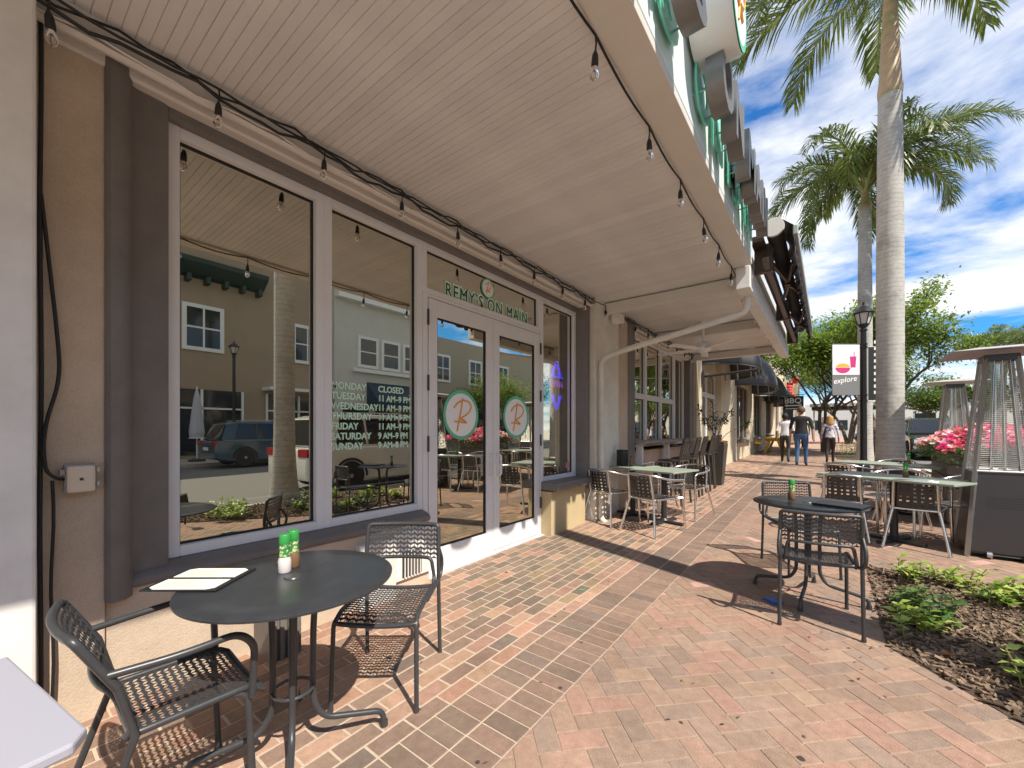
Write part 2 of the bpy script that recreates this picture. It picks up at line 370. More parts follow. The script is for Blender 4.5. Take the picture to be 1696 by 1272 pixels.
structure(k.obj('far_pavement', M_concrete))

pav = MB(); SA = 26.
pav.cur = 0; pav.quad((-1.055, -6 - YO, -.0030), (2.2, -6 - YO, -.0030), (2.2, SA - YO, -.0030), (-1.055, SA - YO, -.0030))
pav.cur = 1; pav.quad((-3.1, -6 - YO, -.0026), (-1.055, -6 - YO, -.0026), (-1.055, SA - YO, -.0026), (-3.1, SA - YO, -.0026))
PAV = structure(pav.obj('pavement', [M_joint, M_mortar])); PAV.location = (0, YO, 0); PAV.rotation_euler = (math.atan(SL), 0, 0)
structure(strips(-3.1, 2.2, -.012, (SA, 30, 90)).obj('far_walkway', mat('far_paver_walk', (.40, .25, .18), .85, noise=(5, .15))))
def soften(p, k):
    n = len(p); c = [sum(q[i] for q in p) / n for i in range(3)]; return [tuple(c[i] + (q[i] - c[i]) * k for i in range(3)) for q in p]
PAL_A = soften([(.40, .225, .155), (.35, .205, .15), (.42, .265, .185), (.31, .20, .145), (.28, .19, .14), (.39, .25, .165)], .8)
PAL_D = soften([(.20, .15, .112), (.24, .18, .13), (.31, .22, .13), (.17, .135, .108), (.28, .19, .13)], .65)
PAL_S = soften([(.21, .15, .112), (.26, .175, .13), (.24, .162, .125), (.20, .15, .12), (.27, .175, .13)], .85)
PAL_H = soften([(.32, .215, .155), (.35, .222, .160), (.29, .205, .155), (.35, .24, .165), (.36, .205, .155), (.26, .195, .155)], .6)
bricks = []
def brick_poly(poly, pal, var=.10):
    cx = sum(p[0] for p in poly) / len(poly); cy = sum(p[1] for p in poly) / len(poly)
    ar = abs(sum(poly[i - 1][0] * poly[i][1] - poly[i][0] * poly[i - 1][1] for i in range(len(poly)))) / 2
    if ar < .00015: return
    c = random.choice(pal); v = random.uniform(1 - var, 1 + var); c = tuple(q * v for q in c)
    s = proj(cx, cy, gz(cy)); score = -1
    if s and 0 < s[0] < 1696 and 0 < s[1] < 1272: score = ar * (s[1] - 713) / s[2] ** 2
    bricks.append((score, poly, c))
bw, bl, jt = .1015, .203, .0062
x = -1.462; row = 0
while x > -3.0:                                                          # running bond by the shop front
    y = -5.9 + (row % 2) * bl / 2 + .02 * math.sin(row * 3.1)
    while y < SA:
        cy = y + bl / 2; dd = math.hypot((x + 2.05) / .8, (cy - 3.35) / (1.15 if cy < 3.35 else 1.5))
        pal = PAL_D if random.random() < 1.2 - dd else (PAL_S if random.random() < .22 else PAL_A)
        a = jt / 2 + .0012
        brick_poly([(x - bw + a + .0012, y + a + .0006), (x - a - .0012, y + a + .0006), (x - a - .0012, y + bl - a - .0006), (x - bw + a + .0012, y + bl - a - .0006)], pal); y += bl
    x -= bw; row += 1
for x0 in (-1.462, -1.258):                                               # two soldier courses
    y = -5.9
    while y < SA:
        brick_poly([(x0 + jt / 2, y + jt / 2), (x0 + .203 - jt / 2, y + jt / 2), (x0 + .203 - jt / 2, y + bw - jt / 2), (x0 + jt / 2, y + bw - jt / 2)], PAL_S); y += bw
e = math.sqrt(.5); w = bw + .0005
for i in range(-190, 340):                                                # herringbone at 45 degrees
    for j in range(-190, 340):
        t = (i - j) % 4
        if t not in (0, 3): continue
        du, dv = (2, 1) if t == 0 else (1, 2)
        g = .0022
        P = [(i * w + g, j * w + g), ((i + du) * w - g, j * w + g), ((i + du) * w - g, (j + dv) * w - g), (i * w + g, (j + dv) * w - g)]
        a = R(random.uniform(-.5, .5))
        Q = [((p[0] - p[1]) * e - .3, (p[0] + p[1]) * e - 4) for p in P]
        mx = sum(q[0] for q in Q) / 4; my = sum(q[1] for q in Q) / 4
        if not (-1.25 < mx < 2.35 and -6 < my < SA): continue
        if all(in_bed(*q) for q in Q) and in_bed(mx, my): continue
        Q = clip(clip(Q, -1, 0, 1.052), 1, 0, 2.195)
        if len(Q) > 2: brick_poly(Q, [(.55, .32, .27)] if random.random() < .012 else PAL_H, .08)
bricks.sort(key=lambda b: -b[0])
def add_brick(m, poly, c, single):
    m.c = c; n = len(poly); cx = sum(p[0] for p in poly) / n; cy = sum(p[1] for p in poly) / n
    dz = random.uniform(-.0008, .0008)
    def sh(p, d):
        l = math.hypot(p[0] - cx, p[1] - cy) or 1; f = 1 - d / l; return (cx + (p[0] - cx) * f, cy + (p[1] - cy) * f)
    ins = [sh(p, .0045) for p in poly]
    k = m.add([(p[0], p[1] - YO, -.012) for p in poly] + [(p[0], p[1] - YO, -.0028 + dz) for p in poly] + [(p[0], p[1] - YO, dz) for p in ins])
    for i in range(n):
        j = (i + 1) % n; m.face((k + i, k + j, k + n + j, k + n + i)); m.face((k + n + i, k + n + j, k + 2 * n + j, k + 2 * n + i))
    m.face(tuple(k + 2 * n + i for i in range(n)))
def ccw(p): return p if sum(p[i - 1][0] * p[i][1] - p[i][0] * p[i - 1][1] for i in range(len(p))) > 0 else p[::-1]
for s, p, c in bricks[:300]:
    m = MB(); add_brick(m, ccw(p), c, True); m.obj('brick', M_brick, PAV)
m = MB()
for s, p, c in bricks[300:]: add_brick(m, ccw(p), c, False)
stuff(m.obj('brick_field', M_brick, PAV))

m = MB(); rn = random.Random(21)
for i in range(70):
    x, y, r_ = rn.uniform(-2.5, 1.9), rn.uniform(.8, 11), rn.uniform(.006, .017)
    if not in_bed(x, y): m.quad(*[(x + r_ * math.cos(a * .785) * rn.uniform(.8, 1.2), y - YO + r_ * math.sin(a * .785) * rn.uniform(.8, 1.2), .0012) for a in range(8)])
stuff(m.obj('gum_spots', mat('old_gum', (.045, .038, .034), .8), PAV))
bm_ = MB(); nb = 0                                                        # mulch bed: mounded soil + chips
xs = [.285 + i * .09 for i in range(22)]; ys = [-1.5 + i * .1 for i in range(67)]
def bed_h(x, y):
    d = min(x - .285, 2.12 - x, 5.1 - y, (x * .77 + y * .64 - 2.37) if y < 3.4 else 9)
    return .003 + .05 * max(0, min(1, d / .35)) + .012 * math.sin(x * 9) * math.cos(y * 7) * max(0, min(1, d / .3))
poly = []
for y0, y1 in zip(ys, ys[1:]):
    for x0, x1 in zip(xs, xs[1:]):
        Q = [(x0, y0), (x1, y0), (x1, y1), (x0, y1)]
        if y0 < 3.4: Q = clip(Q, -.782, -.623, -.782 * .285 - .623 * 3.36)
        if len(Q) > 2: bm_.quad(*[(q[0], q[1], gz(q[1]) + bed_h(*q)) for q in Q])
BEDO = structure(bm_.obj('mulch_bed', M_soil, smooth=60))
m = MB(); rn = random.Random(3)
for i in range(13500):
    x, y = rn.uniform(.29, 2.1), 1.0 + 4.1 * rn.random()
    if y < 3.4 and .782 * x + .623 * y < .782 * .285 + .623 * 3.36 + .01: continue
    z = gz(y) + bed_h(x, y) + rn.uniform(0, .012); l, ww, h = rn.choice((.006, .012, .019, .031)) * rn.uniform(.7, 1.4), rn.uniform(.003, .011), rn.uniform(.002, .005)
    M = Matrix.Translation((x, y, z)) @ Matrix.Rotation(rn.uniform(0, 6.28), 4, 'Z') @ Matrix.Rotation(rn.gauss(0, .35), 4, 'Y') @ Matrix.Rotation(rn.gauss(0, .5), 4, 'X')
    m.box(-l, l, -ww, ww, -h, h, M)
c = stuff(m.obj('mulch_chips', M_chip, BEDO))

# ---------------------------------------------------------------- restaurant front
XF = -2.85
SHOP = thing('restaurant_building', 'tan restaurant front with big tinted windows, glazed double door and beadboard canopy', 'building', (0, 0, 0))
m = MB()
m.box(-3.05, -2.735, -4, .37, -.3, 3.4)                                    # wall left of the window
m.box(-3.05, -2.765, .372, 2.405, -.3, .533)                                # under the big window
m.box(-3.05, -2.86, .37, 5.3, 3.06, 3.4)                                  # lintel strip
m.obj('wall', M_tan, SHOP, bevel=.006)
m = MB(); m.box(-3.05, -2.70, 4.31, 5.20, -.3, .56); m.obj('wall', mat('ochre_stucco', (.50, .39, .22), .85, noise=(3, .06), bump=(160, .25, .004)), SHOP, bevel=.008)
m = MB(); m.box(-3.2, -2.9, -4, 11.2, 3.4, 8.2); m.obj('unseen_upper_wall', M_tan, SHOP)  # unseen wall above the canopy, added to keep sky light out of the interior
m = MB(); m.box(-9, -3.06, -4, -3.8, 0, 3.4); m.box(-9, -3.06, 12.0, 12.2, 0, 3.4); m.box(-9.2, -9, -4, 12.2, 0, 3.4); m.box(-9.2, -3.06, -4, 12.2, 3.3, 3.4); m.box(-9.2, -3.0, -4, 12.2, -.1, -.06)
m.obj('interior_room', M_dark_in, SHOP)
# white pilaster by the left edge
m = MB(); m.box(-2.9, -2.58, -1.0, .147, -.3, 3.4); m.obj('pilaster', M_white, SHOP, bevel=.012)
# dark stucco surround: left jamb with a rounded outer edge, head band, sill band
prof = [(-2.86, .60), (-2.80, .60), (-2.775, .575), (-2.77, .47)] + [(-2.77 + .055 * math.sin(t), .47 - .045 * (1 - math.cos(t)) - .0) for t in (0.3, .7, 1.1, 1.5)] + [(-2.70, .40), (-2.70, .372), (-2.72, .366), (-2.86, .366)]
prof = [(-2.86, .622), (-2.80, .622), (-2.79, .60), (-2.785, .49), (-2.775, .475), (-2.735, .466), (-2.705, .44), (-2.695, .41), (-2.70, .385), (-2.72, .368), (-2.86, .366)]
m = MB(); m.prism(prof, 'z', .50, 3.30); m.obj('window_surround', M_trim, SHOP, smooth=35)
m = MB(); m.box(-2.86, -2.80, .622, 5.2, 3.005, 3.3); m.obj('window_surround', M_trim, SHOP, bevel=.005)
m = MB(); m.prism([(-2.87, .536), (-2.755, .536), (-2.742, .55), (-2.742, .575), (-2.765, .596), (-2.81, .61), (-2.838, .618), (-2.87, .618)], 'y', .455, 2.40); m.obj('sill', M_trim, SHOP, smooth=40)
m = MB(); m.prism([(5.20, -2.87), (5.20, -2.70), (5.215, -2.68), (5.29, -2.68), (5.31, -2.70), (5.31, -2.87)][::-1], 'z', .5, 3.3, Matrix(((0, 1, 0, 0), (1, 0, 0, 0), (0, 0, 1, 0), (0, 0, 0, 1)))); m.obj('window_surround', M_trim, SHOP, smooth=40)
m = MB(); m.box(-2.87, -2.60, 4.30, 5.22, .575, .675); m.obj('sill', M_trim, SHOP, bevel=.012)

def window(frame, glass, y0, y1, z0, z1, fw=.058, par=SHOP, cuts=(), rails=(), fm=M_alu, g=M_glass, x=XF, deep=.11, name='window', gask=True):
    """one glazed unit: frame members butt-jointed, gasket, pane"""
    w_ = MB(); w_.box(x - deep, x, y0, y0 + fw, z0, z1); w_.box(x - deep, x, y1 - fw, y1, z0, z1)
    w_.box(x - deep, x - .002, y0 + fw, y1 - fw, z0, z0 + fw); w_.box(x - deep, x - .002, y0 + fw, y1 - fw, z1 - fw, z1)
    fr = w_.obj(name, fm, par, bevel=.004)
    gx = x - .055
    if gask:
        k = MB(); t = .012; a0, a1, b0, b1 = y0 + fw, y1 - fw, z0 + fw, z1 - fw
        k.box(gx - .01, gx + .01, a0, a0 + t, b0, b1); k.box(gx - .01, gx + .01, a1 - t, a1, b0, b1); k.box(gx - .01, gx + .009, a0 + t, a1 - t, b0, b0 + t); k.box(gx - .01, gx + .009, a0 + t, a1 - t, b1 - t, b1)
        k.obj('gasket', M_gasket, fr)
    p = MB(); p.quad((gx, y0 + fw - .01, z0 + fw - .01), (gx, y1 - fw + .01, z0 + fw - .01), (gx, y1 - fw + .01, z1 - fw + .01), (gx, y0 + fw - .01, z1 - fw + .01))
    p.obj('pane', g, fr); return fr
W1 = window(0, 0, .625, 1.508, .62, 3.006); W1['label'] = 'wide left window pane of the shop front'
W2 = window(0, 0, 1.508, 2.405, .62, 3.006); W2['label'] = 'window pane carrying the opening hours'
WT = window(0, 0, 2.405, 4.305, 2.555, 3.006, fw=.05); WT['label'] = 'transom with the restaurant name above the double door'
WS = window(0, 0, 4.305, 5.205, .675, 3.006, fw=.055); WS['label'] = 'narrow side window right of the double door'
# opening hours
GX = XF - .055 + .004
hours = [('MONDAY', 'CLOSED'), ('TUESDAY', '11 AM\u20139 PM'), ('WEDNESDAY', '11 AM\u20139 PM'), ('THURSDAY', '11 AM\u20139 PM'), ('FRIDAY', '11 AM\u20139 PM'), ('SATURDAY', '9 AM\u20139 PM'), ('SUNDAY', '9 AM\u20138 PM')]
for i, (a, b) in enumerate(hours):
    z = 1.635 - i * .0765
    text_obj('opening_hours', a, .072, M_pale, (GX, 1.585, z), parent=W2, sx=.92, bold=.0016)
    text_obj('opening_hours', b, .072, M_pale, (GX, 1.985, z), parent=W2, sx=.86 if i else .95, bold=.0016)
# restaurant name on the transom: pale green plate letters behind dark letters
def plate_text(txt, size, loc, parent, grow, sx):
    text_obj('name_backing', txt, size, M_pale, loc, parent=parent, bold=grow, sx=sx, spacing=1.16, ext=.0008)
    text_obj('name_lettering', txt, size, M_ink, (loc[0] + .0022, loc[1], loc[2]), parent=parent, bold=0, sx=sx, spacing=1.16, ext=.0008)
plate_text("REMY\u2019S ON MAIN", .185, (GX, 2.72, 2.612), WT, .019, .83)
RGL = [[(.05, .68), (-.02, .30), (-.13, -.15), (-.26, -.66)], [(-.43, .26), (-.22, .47), (.10, .58), (.42, .52), (.54, .32), (.38, .08), (.08, -.08), (-.16, -.17)], [(-.16, -.17), (.05, -.20), (.27, -.32), (.0, -.30), (-.40, -.27)]]
def logo(parent, cy, cz, ry, rz, x, name='logo_decal'):
    m = MB(); n = 48
    def ring(r0, r1, dx, mi):
        m.cur = mi; k = m.add([(x + dx, cy + ry * r0 * math.cos(6.2832 * i / n), cz + rz * r0 * math.sin(6.2832 * i / n)) for i in range(n)] + [(x + dx, cy + ry * r1 * math.cos(6.2832 * i / n), cz + rz * r1 * math.sin(6.2832 * i / n)) for i in range(n)])
        for i in range(n): j = (i + 1) % n; m.face((k + i, k + n + i, k + n + j, k + j))
    m.cur = 1; m.quad(*[(x, cy + ry * .86 * math.cos(6.2832 * i / n), cz + rz * .86 * math.sin(6.2832 * i / n)) for i in range(n)]); ring(.86, 1., 0, 0)
    m.cur = 2
    for st in RGL:
        P = []
        for i in range(len(st) - 1):
            p0 = st[max(i - 1, 0)]; p1, p2 = st[i], st[i + 1]; p3 = st[min(i + 2, len(st) - 1)]
            for q in range(6):
                t = q / 6.; f = lambda a, b, c, d: .5 * (2 * b + (c - a) * t + (2 * a - 5 * b + 4 * c - d) * t * t + (3 * b - a - 3 * c + d) * t ** 3)
                P.append((x + .003, cy + ry * f(p0[0], p1[0], p2[0], p3[0]), cz + rz * f(p0[1], p1[1], p2[1], p3[1])))
        P.append((x + .003, cy + ry * st[-1][0], cz + rz * st[-1][1])); m.tube(P, (.033 * rz), 6)
    o = m.obj(name, [M_ring, M_vinylw, M_orange], parent); return o
logo(WT, 3.34, 2.845, .105, .105, GX + .006)
# double door
def door(y0, y1, hinge, lab):
    d = MB(); x = XF; st = .105; zt = 2.52; zb = .016 + gz((y0 + y1) / 2); br = .215; deep = .05
    d.box(x - deep, x, y0, y0 + st, zb, zt); d.box(x - deep, x, y1 - st, y1, zb, zt)
    d.box(x - deep, x - .002, y0 + st, y1 - st, zb, zb + br); d.box(x - deep, x - .002, y0 + st, y1 - st, zt - .155, zt)
    o = d.obj('door', M_alu, SHOP, bevel=.004); o['label'] = lab
    g = MB(); gx = x - .026; t = .014; a0, a1, b0, b1 = y0 + st, y1 - st, zb + br, zt - .155
    g.box(gx - .012, gx + .012, a0, a0 + t, b0, b1); g.box(gx - .012, gx + .012, a1 - t, a1, b0, b1); g.box(gx - .012, gx + .011, a0 + t, a1 - t, b0, b0 + t); g.box(gx - .012, gx + .011, a0 + t, a1 - t, b1 - t, b1); g.obj('gasket', M_gasket, o)
    p = MB(); p.quad((gx, a0, b0), (gx, a1, b0), (gx, a1, b1), (gx, a0, b1)); p.obj('pane', M_glass, o)
    hy = y1 - .05 if hinge < 0 else y0 + .05
    h = MB(); h.tube(rounded([(x, hy, .84), (x + .065, hy, .84), (x + .065, hy, 1.06), (x, hy, 1.06)], .03), .012, 8); h.lathe([(.022, 0), (.022, .006)], (0, 0, 0), 12, Matrix.Translation((x, hy, .95)) @ Matrix.Rotation(R(90), 4, 'Y')); h.obj('handle', M_alu, o, smooth=40)
    yy = y0 - .012 if hinge < 0 else y1 + .012
    for z in (.42, 1.2, 1.75, 2.34):
        h = MB(); h.tube([(x + .008, yy, z - .07), (x + .008, yy, z + .07)], .011, 8); h.obj('hinge', M_steel, o)
    logo(o, (a0 + a1) / 2 - .01, 1.475, .245, .245, gx + .006)
    return o
door(2.475, 3.372, -1, 'left leaf of the glazed double door'); door(3.378, 4.275, 1, 'right leaf of the glazed double door')
m = MB(); m.box(XF - .11, XF + .003, 2.407, 2.462, -.1, 2.553); m.box(XF - .11, XF + .003, 4.287, 4.303, -.1, 2.553); m.box(XF - .11, XF - .001, 2.462, 4.287, 2.526, 2.553); m.box(XF - .12, XF + .05, 2.407, 4.303, -.05, .024); m.obj('door_frame', M_alu, SHOP, bevel=.003)
m = MB(); m.box(-3.05, -2.86, 2.40, 2.415, -.2, 3.0); m.obj('jamb_return', M_trim, SHOP)
m = MB(); m.box(-2.765, -2.74, 2.03, 2.40, .10, .49); m.obj('access_panel', M_white, SHOP, bevel=.004)
m = MB(); m.box(-2.765, -2.71, 1.70, 2.02, -.05, .47); m.obj('access_panel', M_soffit, SHOP, bevel=.004)
m = MB(); m.box(-2.765, -2.54, 1.02, 1.20, -.05, .46); m.obj('utility_box', M_trim, SHOP, bevel=.004)
for i in range(4): MB().box(-2.54, -2.525, 1.03 + i * .043, 1.052 + i * .043, -.05, .45).obj('box_rib', M_trim, SHOP)
m = MB(); m.box(-2.739, -2.736, 2.10, 2.30, .12, .33); m.obj('vent_opening', M_gasket, SHOP)
for i in range(6): MB().box(-2.736, -2.726, 2.115 + i * .032, 2.125 + i * .032, .12, .33).obj('vent_slat', M_soffit, SHOP)
m = MB(); m.box(GX, GX + .002, 5.00, 5.10, .80, .87); m.obj('door_sticker', mat('pink_sticker', (.7, .2, .25), .5), WS)
# cove under the ceiling
m = MB(); m.prism([(-2.88, 3.06), (-2.735, 3.055), (-2.72, 3.065), (-2.72, 3.10), (-2.70, 3.115), (-2.665, 3.165), (-2.64, 3.19), (-2.64, 3.24), (-2.88, 3.24)], 'y', -4, 5.30); m.obj('cove_moulding', M_soffit, SHOP, smooth=35)
m = MB(); m.prism([(-2.88, 3.06), (-2.735, 3.055), (-2.72, 3.065), (-2.72, 3.10), (-2.70, 3.115), (-2.665, 3.165), (-2.64, 3.19), (-2.64, 3.24), (-2.88, 3.24)], 'y', 5.302, 11.0); m.obj('cove_moulding', M_soffit, SHOP, smooth=35)

# second bay: white pier, tan strip, dark column, tall sash windows
m = MB(); m.box(-3.0, -2.60, 5.312, 6.13, -.2, 3.2); m.obj('pier', mat('cream_paint', (.72, .67, .58), .6, noise=(4, .05), bump=(90, .2, .003), grime=(2.0, .4, .65, .1)), SHOP, bevel=.01)
m = MB(); m.box(-3.0, -2.63, 6.132, 6.56, -.2, 3.2); m.obj('wall', M_tan, SHOP)
m = MB(); m.box(-3.0, -2.61, 6.562, 6.86, .5, 3.2); m.obj('window_surround', M_trim, SHOP, bevel=.02)
m = MB(); m.box(-3.0, -2.72, 6.862, 10.75, -.2, .95); m.obj('wall', M_tan, SHOP)
m = MB(); m.box(-3.0, -2.70, 10.752, 11.05, .1, 3.2); m.obj('window_surround', M_trim, SHOP, bevel=.02)
m = MB(); m.box(-3.0, -2.87, 6.862, 10.75, 3.1, 3.3); m.obj('lintel', M_trim, SHOP)
ms = [6.864, y_on(1070, XF), y_on(1095, XF), y_on(1117, XF), y_on(1133, XF)]
for i, (a, b) in enumerate(zip(ms, ms[1:])):
    if i < 3: window(0, 0, a, b, 1.0, 1.98, fw=.055); window(0, 0, a, b, 1.98, 3.09, fw=.055)
    else: window(0, 0, a, b, 1.0, 3.09, fw=.07)
m = MB(); m.box(-3.0, -2.84, ms[-1], 10.75, .95, 3.1); m.obj('wall', M_trim, SHOP)

# canopy
CZ = 3.20
m = MB(); m.box(-2.9, -.84, -4, 10.95, CZ + .028, CZ + .2); CANOPY = m.obj('canopy', M_soffit, SHOP)
def board_mesh():
    p = [(0, .02), (0, .004), (.004, 0), (.047, 0), (.0495, .006), (.052, 0), (.096, 0), (.0995, .004), (.0995, .02)]
    m = MB(); m.prism([(y, z) for y, z in p], 'x', -2.655, -.86); return m.mesh('board', M_ceil)
bme = board_mesh(); y = -1.5
while y < 10.85:
    o = link('board', bme, CANOPY); o.location = (0, y, CZ + .0); y += .1005
m = MB(); m.box(-.86, -.672, -4, 5.28, CZ - .022, CZ + .03); m.obj('soffit_strip', M_soffit, CANOPY, bevel=.004)
m = MB(); m.box(-.84, -.67, -4, 5.28, CZ + .032, 3.80); m.obj('fascia', M_mint, CANOPY, bevel=.006)
m = MB(); m.box(-.842, -.655, -4, 5.28, 3.802, 3.84); m.obj('coping', M_white2, CANOPY, bevel=.006)
m = MB(); m.box(-.84, -.69, 5.30, 10.95, 2.93, 3.19); m.box(-.84, -.73, 5.30, 10.95, 3.19, 3.55); m.obj('gutter', M_white, CANOPY, bevel=.012)
for (a, b) in ((5.62, 5.74), (7.95, 8.06), (10.70, 10.86)):
    m = MB(); m.box(-2.62, -.842, a, b, 3.035, 3.185); m.obj('beam', M_soffit, CANOPY, bevel=.008)
m = MB(); m.box(-2.56, -2.42, 5.76, 5.92, 2.93, 3.05); m.obj('junction_box', M_white, CANOPY, bevel=.006)
# downspout from the gutter down the pier
m = MB(); m.tube(rounded([(-.77, 5.66, 2.95), (-.77, 5.64, 2.74), (-2.45, 5.40, 2.38), (-2.545, 5.385, 2.30), (-2.545, 5.385, .06), (-2.46, 5.37, .02)], .16, 6), .038, 12)
m.obj('downspout', bpy.data.materials['cream_paint'], SHOP, smooth=60)

# raised sign letters on the fascia
SIGN = thing('fascia_sign', 'raised metal letters with green backing on the canopy edge spelling the restaurant name', 'sign', (-.67, 0, 3.2))
def sign_letter(ch, y0, y1, cap=.37, zb=.14):
    for nm, ext, bold, dx, mt in (('letter_backing', .006, .022, .03, M_acryl), ('letter', .05, .004, .13, M_letter)):
        me = text_mesh(ch, 1., 0, 0, nm); xsv = [v.co.x for v in me.vertices]; ysv = [v.co.y for v in me.vertices]
        w0, w1, h0, h1 = min(xsv), max(xsv), min(ysv), max(ysv)
        me = text_mesh(ch, 1., ext, bold + .02, nm); me.materials.clear(); me.materials.append(mt)
        sx = (y1 - y0) / (w1 - w0 + .04); sz = cap / .73
        me.transform(Matrix.Translation((dx, y0, zb)) @ FACE_X @ Matrix.Diagonal((sx, sz, 1, 1)) @ Matrix.Translation((-w0 + .02, .01, 0)))
        # depth comes from extrude in local z -> world x
        link(nm, me, SIGN)
    m = MB()
    for yy in (y0 + .05, y1 - .05):
        for zz in (zb + .08, zb + cap - .08): m.tube([(0, yy, zz), (.1, yy, zz)], .006, 6)
    m.obj('standoff', M_acryl, SIGN)
ys_ = [('R', .35, .66), ('E', .74, .99), ('M', 1.07, 1.44), ('Y', 1.49, 1.82), ('\u2019', 1.86, 1.95), ('S', 1.99, 2.28), ('O', 2.68, 3.04), ('N', 3.14, 3.46), ('M', 3.70, 4.06), ('A', 4.12, 4.46), ('I', 4.54, 4.62), ('N', 4.70, 4.98)]
ys_ = [(c, a, b) for c, a, b in ys_]
for c, a, b in ys_: sign_letter(c, a, b)
m = MB(); MX = Matrix.Translation((.02, 2.72, .64)) @ Matrix.Rotation(R(90), 4, 'Y')
m.cur = 0; m.lathe([(.26, 0), (.26, .22), (.25, .235)], n=40, M=MX); DISC = m.obj('logo_drum', M_white2, SIGN, smooth=40)
logo(DISC, 2.72, .64, .25, .25, .262)

# retractable awning beyond the letters
AWN = thing('retractable_awning', 'rolled up dark awning with folded arms and pale end cap along the canopy edge', 'awning', (-.5, 5.3, 3.3))
def ab(m): return m
y0, y1 = 0.02, 5.6
m = MB(); m.tube([(.03, y0, .24), (.03, y1, .24)], .085, 16); m.obj('fabric_roll', M_awnd, AWN, smooth=40)
m = MB(); m.tube([(.03, -.02, .24), (.03, .015, .24)], .10, 20); m.obj('end_cap', M_soffit, AWN, smooth=40)
m = MB(); m.box(-.19, -.07, y0, y1, .13, .20); m.obj('mounting_bar', M_bronze, AWN, bevel=.006)
m = MB(); m.box(-.08, -.02, y0, y1, -.12, -.06); m.obj('mounting_bar', M_bronze, AWN, bevel=.006)
m = MB(); m.box(.20, .245, y0 + .05, y1 + .1, .14, .24); m.obj('front_bar', mat('grey_bar', (.33, .36, .34), .4), AWN, bevel=.008)
m = MB(); n = 90
for i in range(n):
    a, b = y0 + .05 + (y1 - y0) * i / n, y0 + .05 + (y1 - y0) * (i + 1) / n
    f = lambda t: (.19 + .03 * math.sin(t * 21), -.02 - .05 * abs(math.sin(t * 5.2)) + .015 * math.sin(t * 31))
    (xa, za), (xb, zb) = f(a), f(b)
    m.quad((.21, a, .15), (.21, b, .15), (xb, b, zb), (xa, a, za))
    m.quad((.21, a, .24), (.21, b, .24), (.10 + .02 * math.sin(b * 9), b, .33), (.10 + .02 * math.sin(a * 9), a, .33))
m.obj('valance', M_awnd, AWN, smooth=60, solid=.004)
for a, s in ((.55, 1), (2.35, -1), (3.3, 1), (5.1, -1)):
    m = MB(); m.tube([(-.05, a, .06), (.07, a + s * .85, .03)], .026, 8); m.tube([(.07, a + s * .85, .03), (.19, a + s * .05, .09)], .022, 8); m.lathe([(.035, -.04), (.035, .04)], (.07, a + s * .85, .03), 12); m.obj('folding_arm', M_bronze, AWN, smooth=40)
m = MB()
for a in (.3, 2.9, 5.2): MB().box(-.19, -.0, a, a + .08, -.13, .2).obj('bracket', M_bronze, AWN, bevel=.004)

# string lights
bulb_parts = {}
def bulb_meshes():
    s = MB(); s.lathe([(.004, 0), (.009, -.01), (.016, -.03), (.0185, -.06), (.019, -.085), (.0165, -.088)], n=14); sm = s.mesh('socket', M_cable, 40)
    b = MB(); b.lathe([(.012, -.086), (.014, -.092), (.022, -.112), (.026, -.132), (.022, -.152), (.012, -.165), (.001, -.168)], n=14); gm = b.mesh('bulb_glass', M_bulb, 60)
    f = MB(); f.tube([(-.005, 0, -.098), (-.006, .0, -.13), (0, .002, -.14), (.006, 0, -.13), (.005, 0, -.098)], .0016, 5); fm = f.mesh('filament', M_fil)
    return sm, gm, fm
SM, GM_, FM = bulb_meshes()
for q in (SM, GM_, FM): q.transform(Matrix.Diagonal((.9, .9, .85, 1)))
def string_light(label, pts, bulbs, r=.0065, extra=()):
    t = thing('string_light', label, 'string lights', pts[0]); o0 = Vector(pts[0])
    m = MB(); m.tube([Vector(p) - o0 for p in pts], r, 6); m.obj('cable', M_cable, t, smooth=60)
    for e_ in extra: m = MB(); m.tube([Vector(p) - o0 for p in e_[0]], e_[1], 6); m.obj('cable', e_[2] if len(e_) > 2 else M_cable, t, smooth=60)
    for b in bulbs:
        p = Vector(b) - o0; m = MB(); m.tube([p + Vector((0, 0, .07)), p + Vector((.003, .003, .035)), p], .0045, 6)
        s = m.obj('drop_wire', M_cable, t); a = link('socket', SM, t); a.location = p; a.rotation_euler = (random.gauss(0, .06), random.gauss(0, .06), random.random() * 6)
        g = link('bulb_glass', GM_, a); f = link('filament', FM, a)
    return t
wb = [(-2.60, .18), (-2.60, .79), (-2.60, 1.375), (-2.60, 1.99), (-2.60, 2.59), (-2.60, 3.19), (-2.60, 3.79), (-2.60, 4.41), (-2.60, 5.0), (-2.58, 5.6), (-2.58, 6.2), (-2.58, 6.8), (-2.58, 7.4), (-2.58, 8.0), (-2.58, 8.6), (-2.58, 9.2), (-2.58, 9.8), (-2.58, 10.4)]
rr = random.Random(5)
def wall_path(dz, dx, wob, ph):
    return [(-2.60 + dx, -1.5 + i * .1, 3.15 + dz + wob * math.sin(i * .9 + ph) + wob * .6 * math.sin(i * 2.3 + ph)) for i in range(0, 124)]
string_light('black string of clear bulbs tangled with cables along the wall above the windows', wall_path(0, 0, .008, 0), [(x, y, 3.09) for x, y in wb],
             extra=[(wall_path(-.03, -.01, .018, 1.3), .008), (wall_path(.012, -.02, .02, 2.6), .006), (wall_path(-.052, -.035, .012, 4.), .007, M_soffit), (wall_path(-.065, -.055, .003, 4.), .022, M_soffit)])
eb = [1.17, 1.767, 2.497, 3.163, 3.878, 4.514, 5.2, 6.0, 6.6, 7.2, 7.8, 8.4, 9.0, 9.6, 10.2]
ep = []
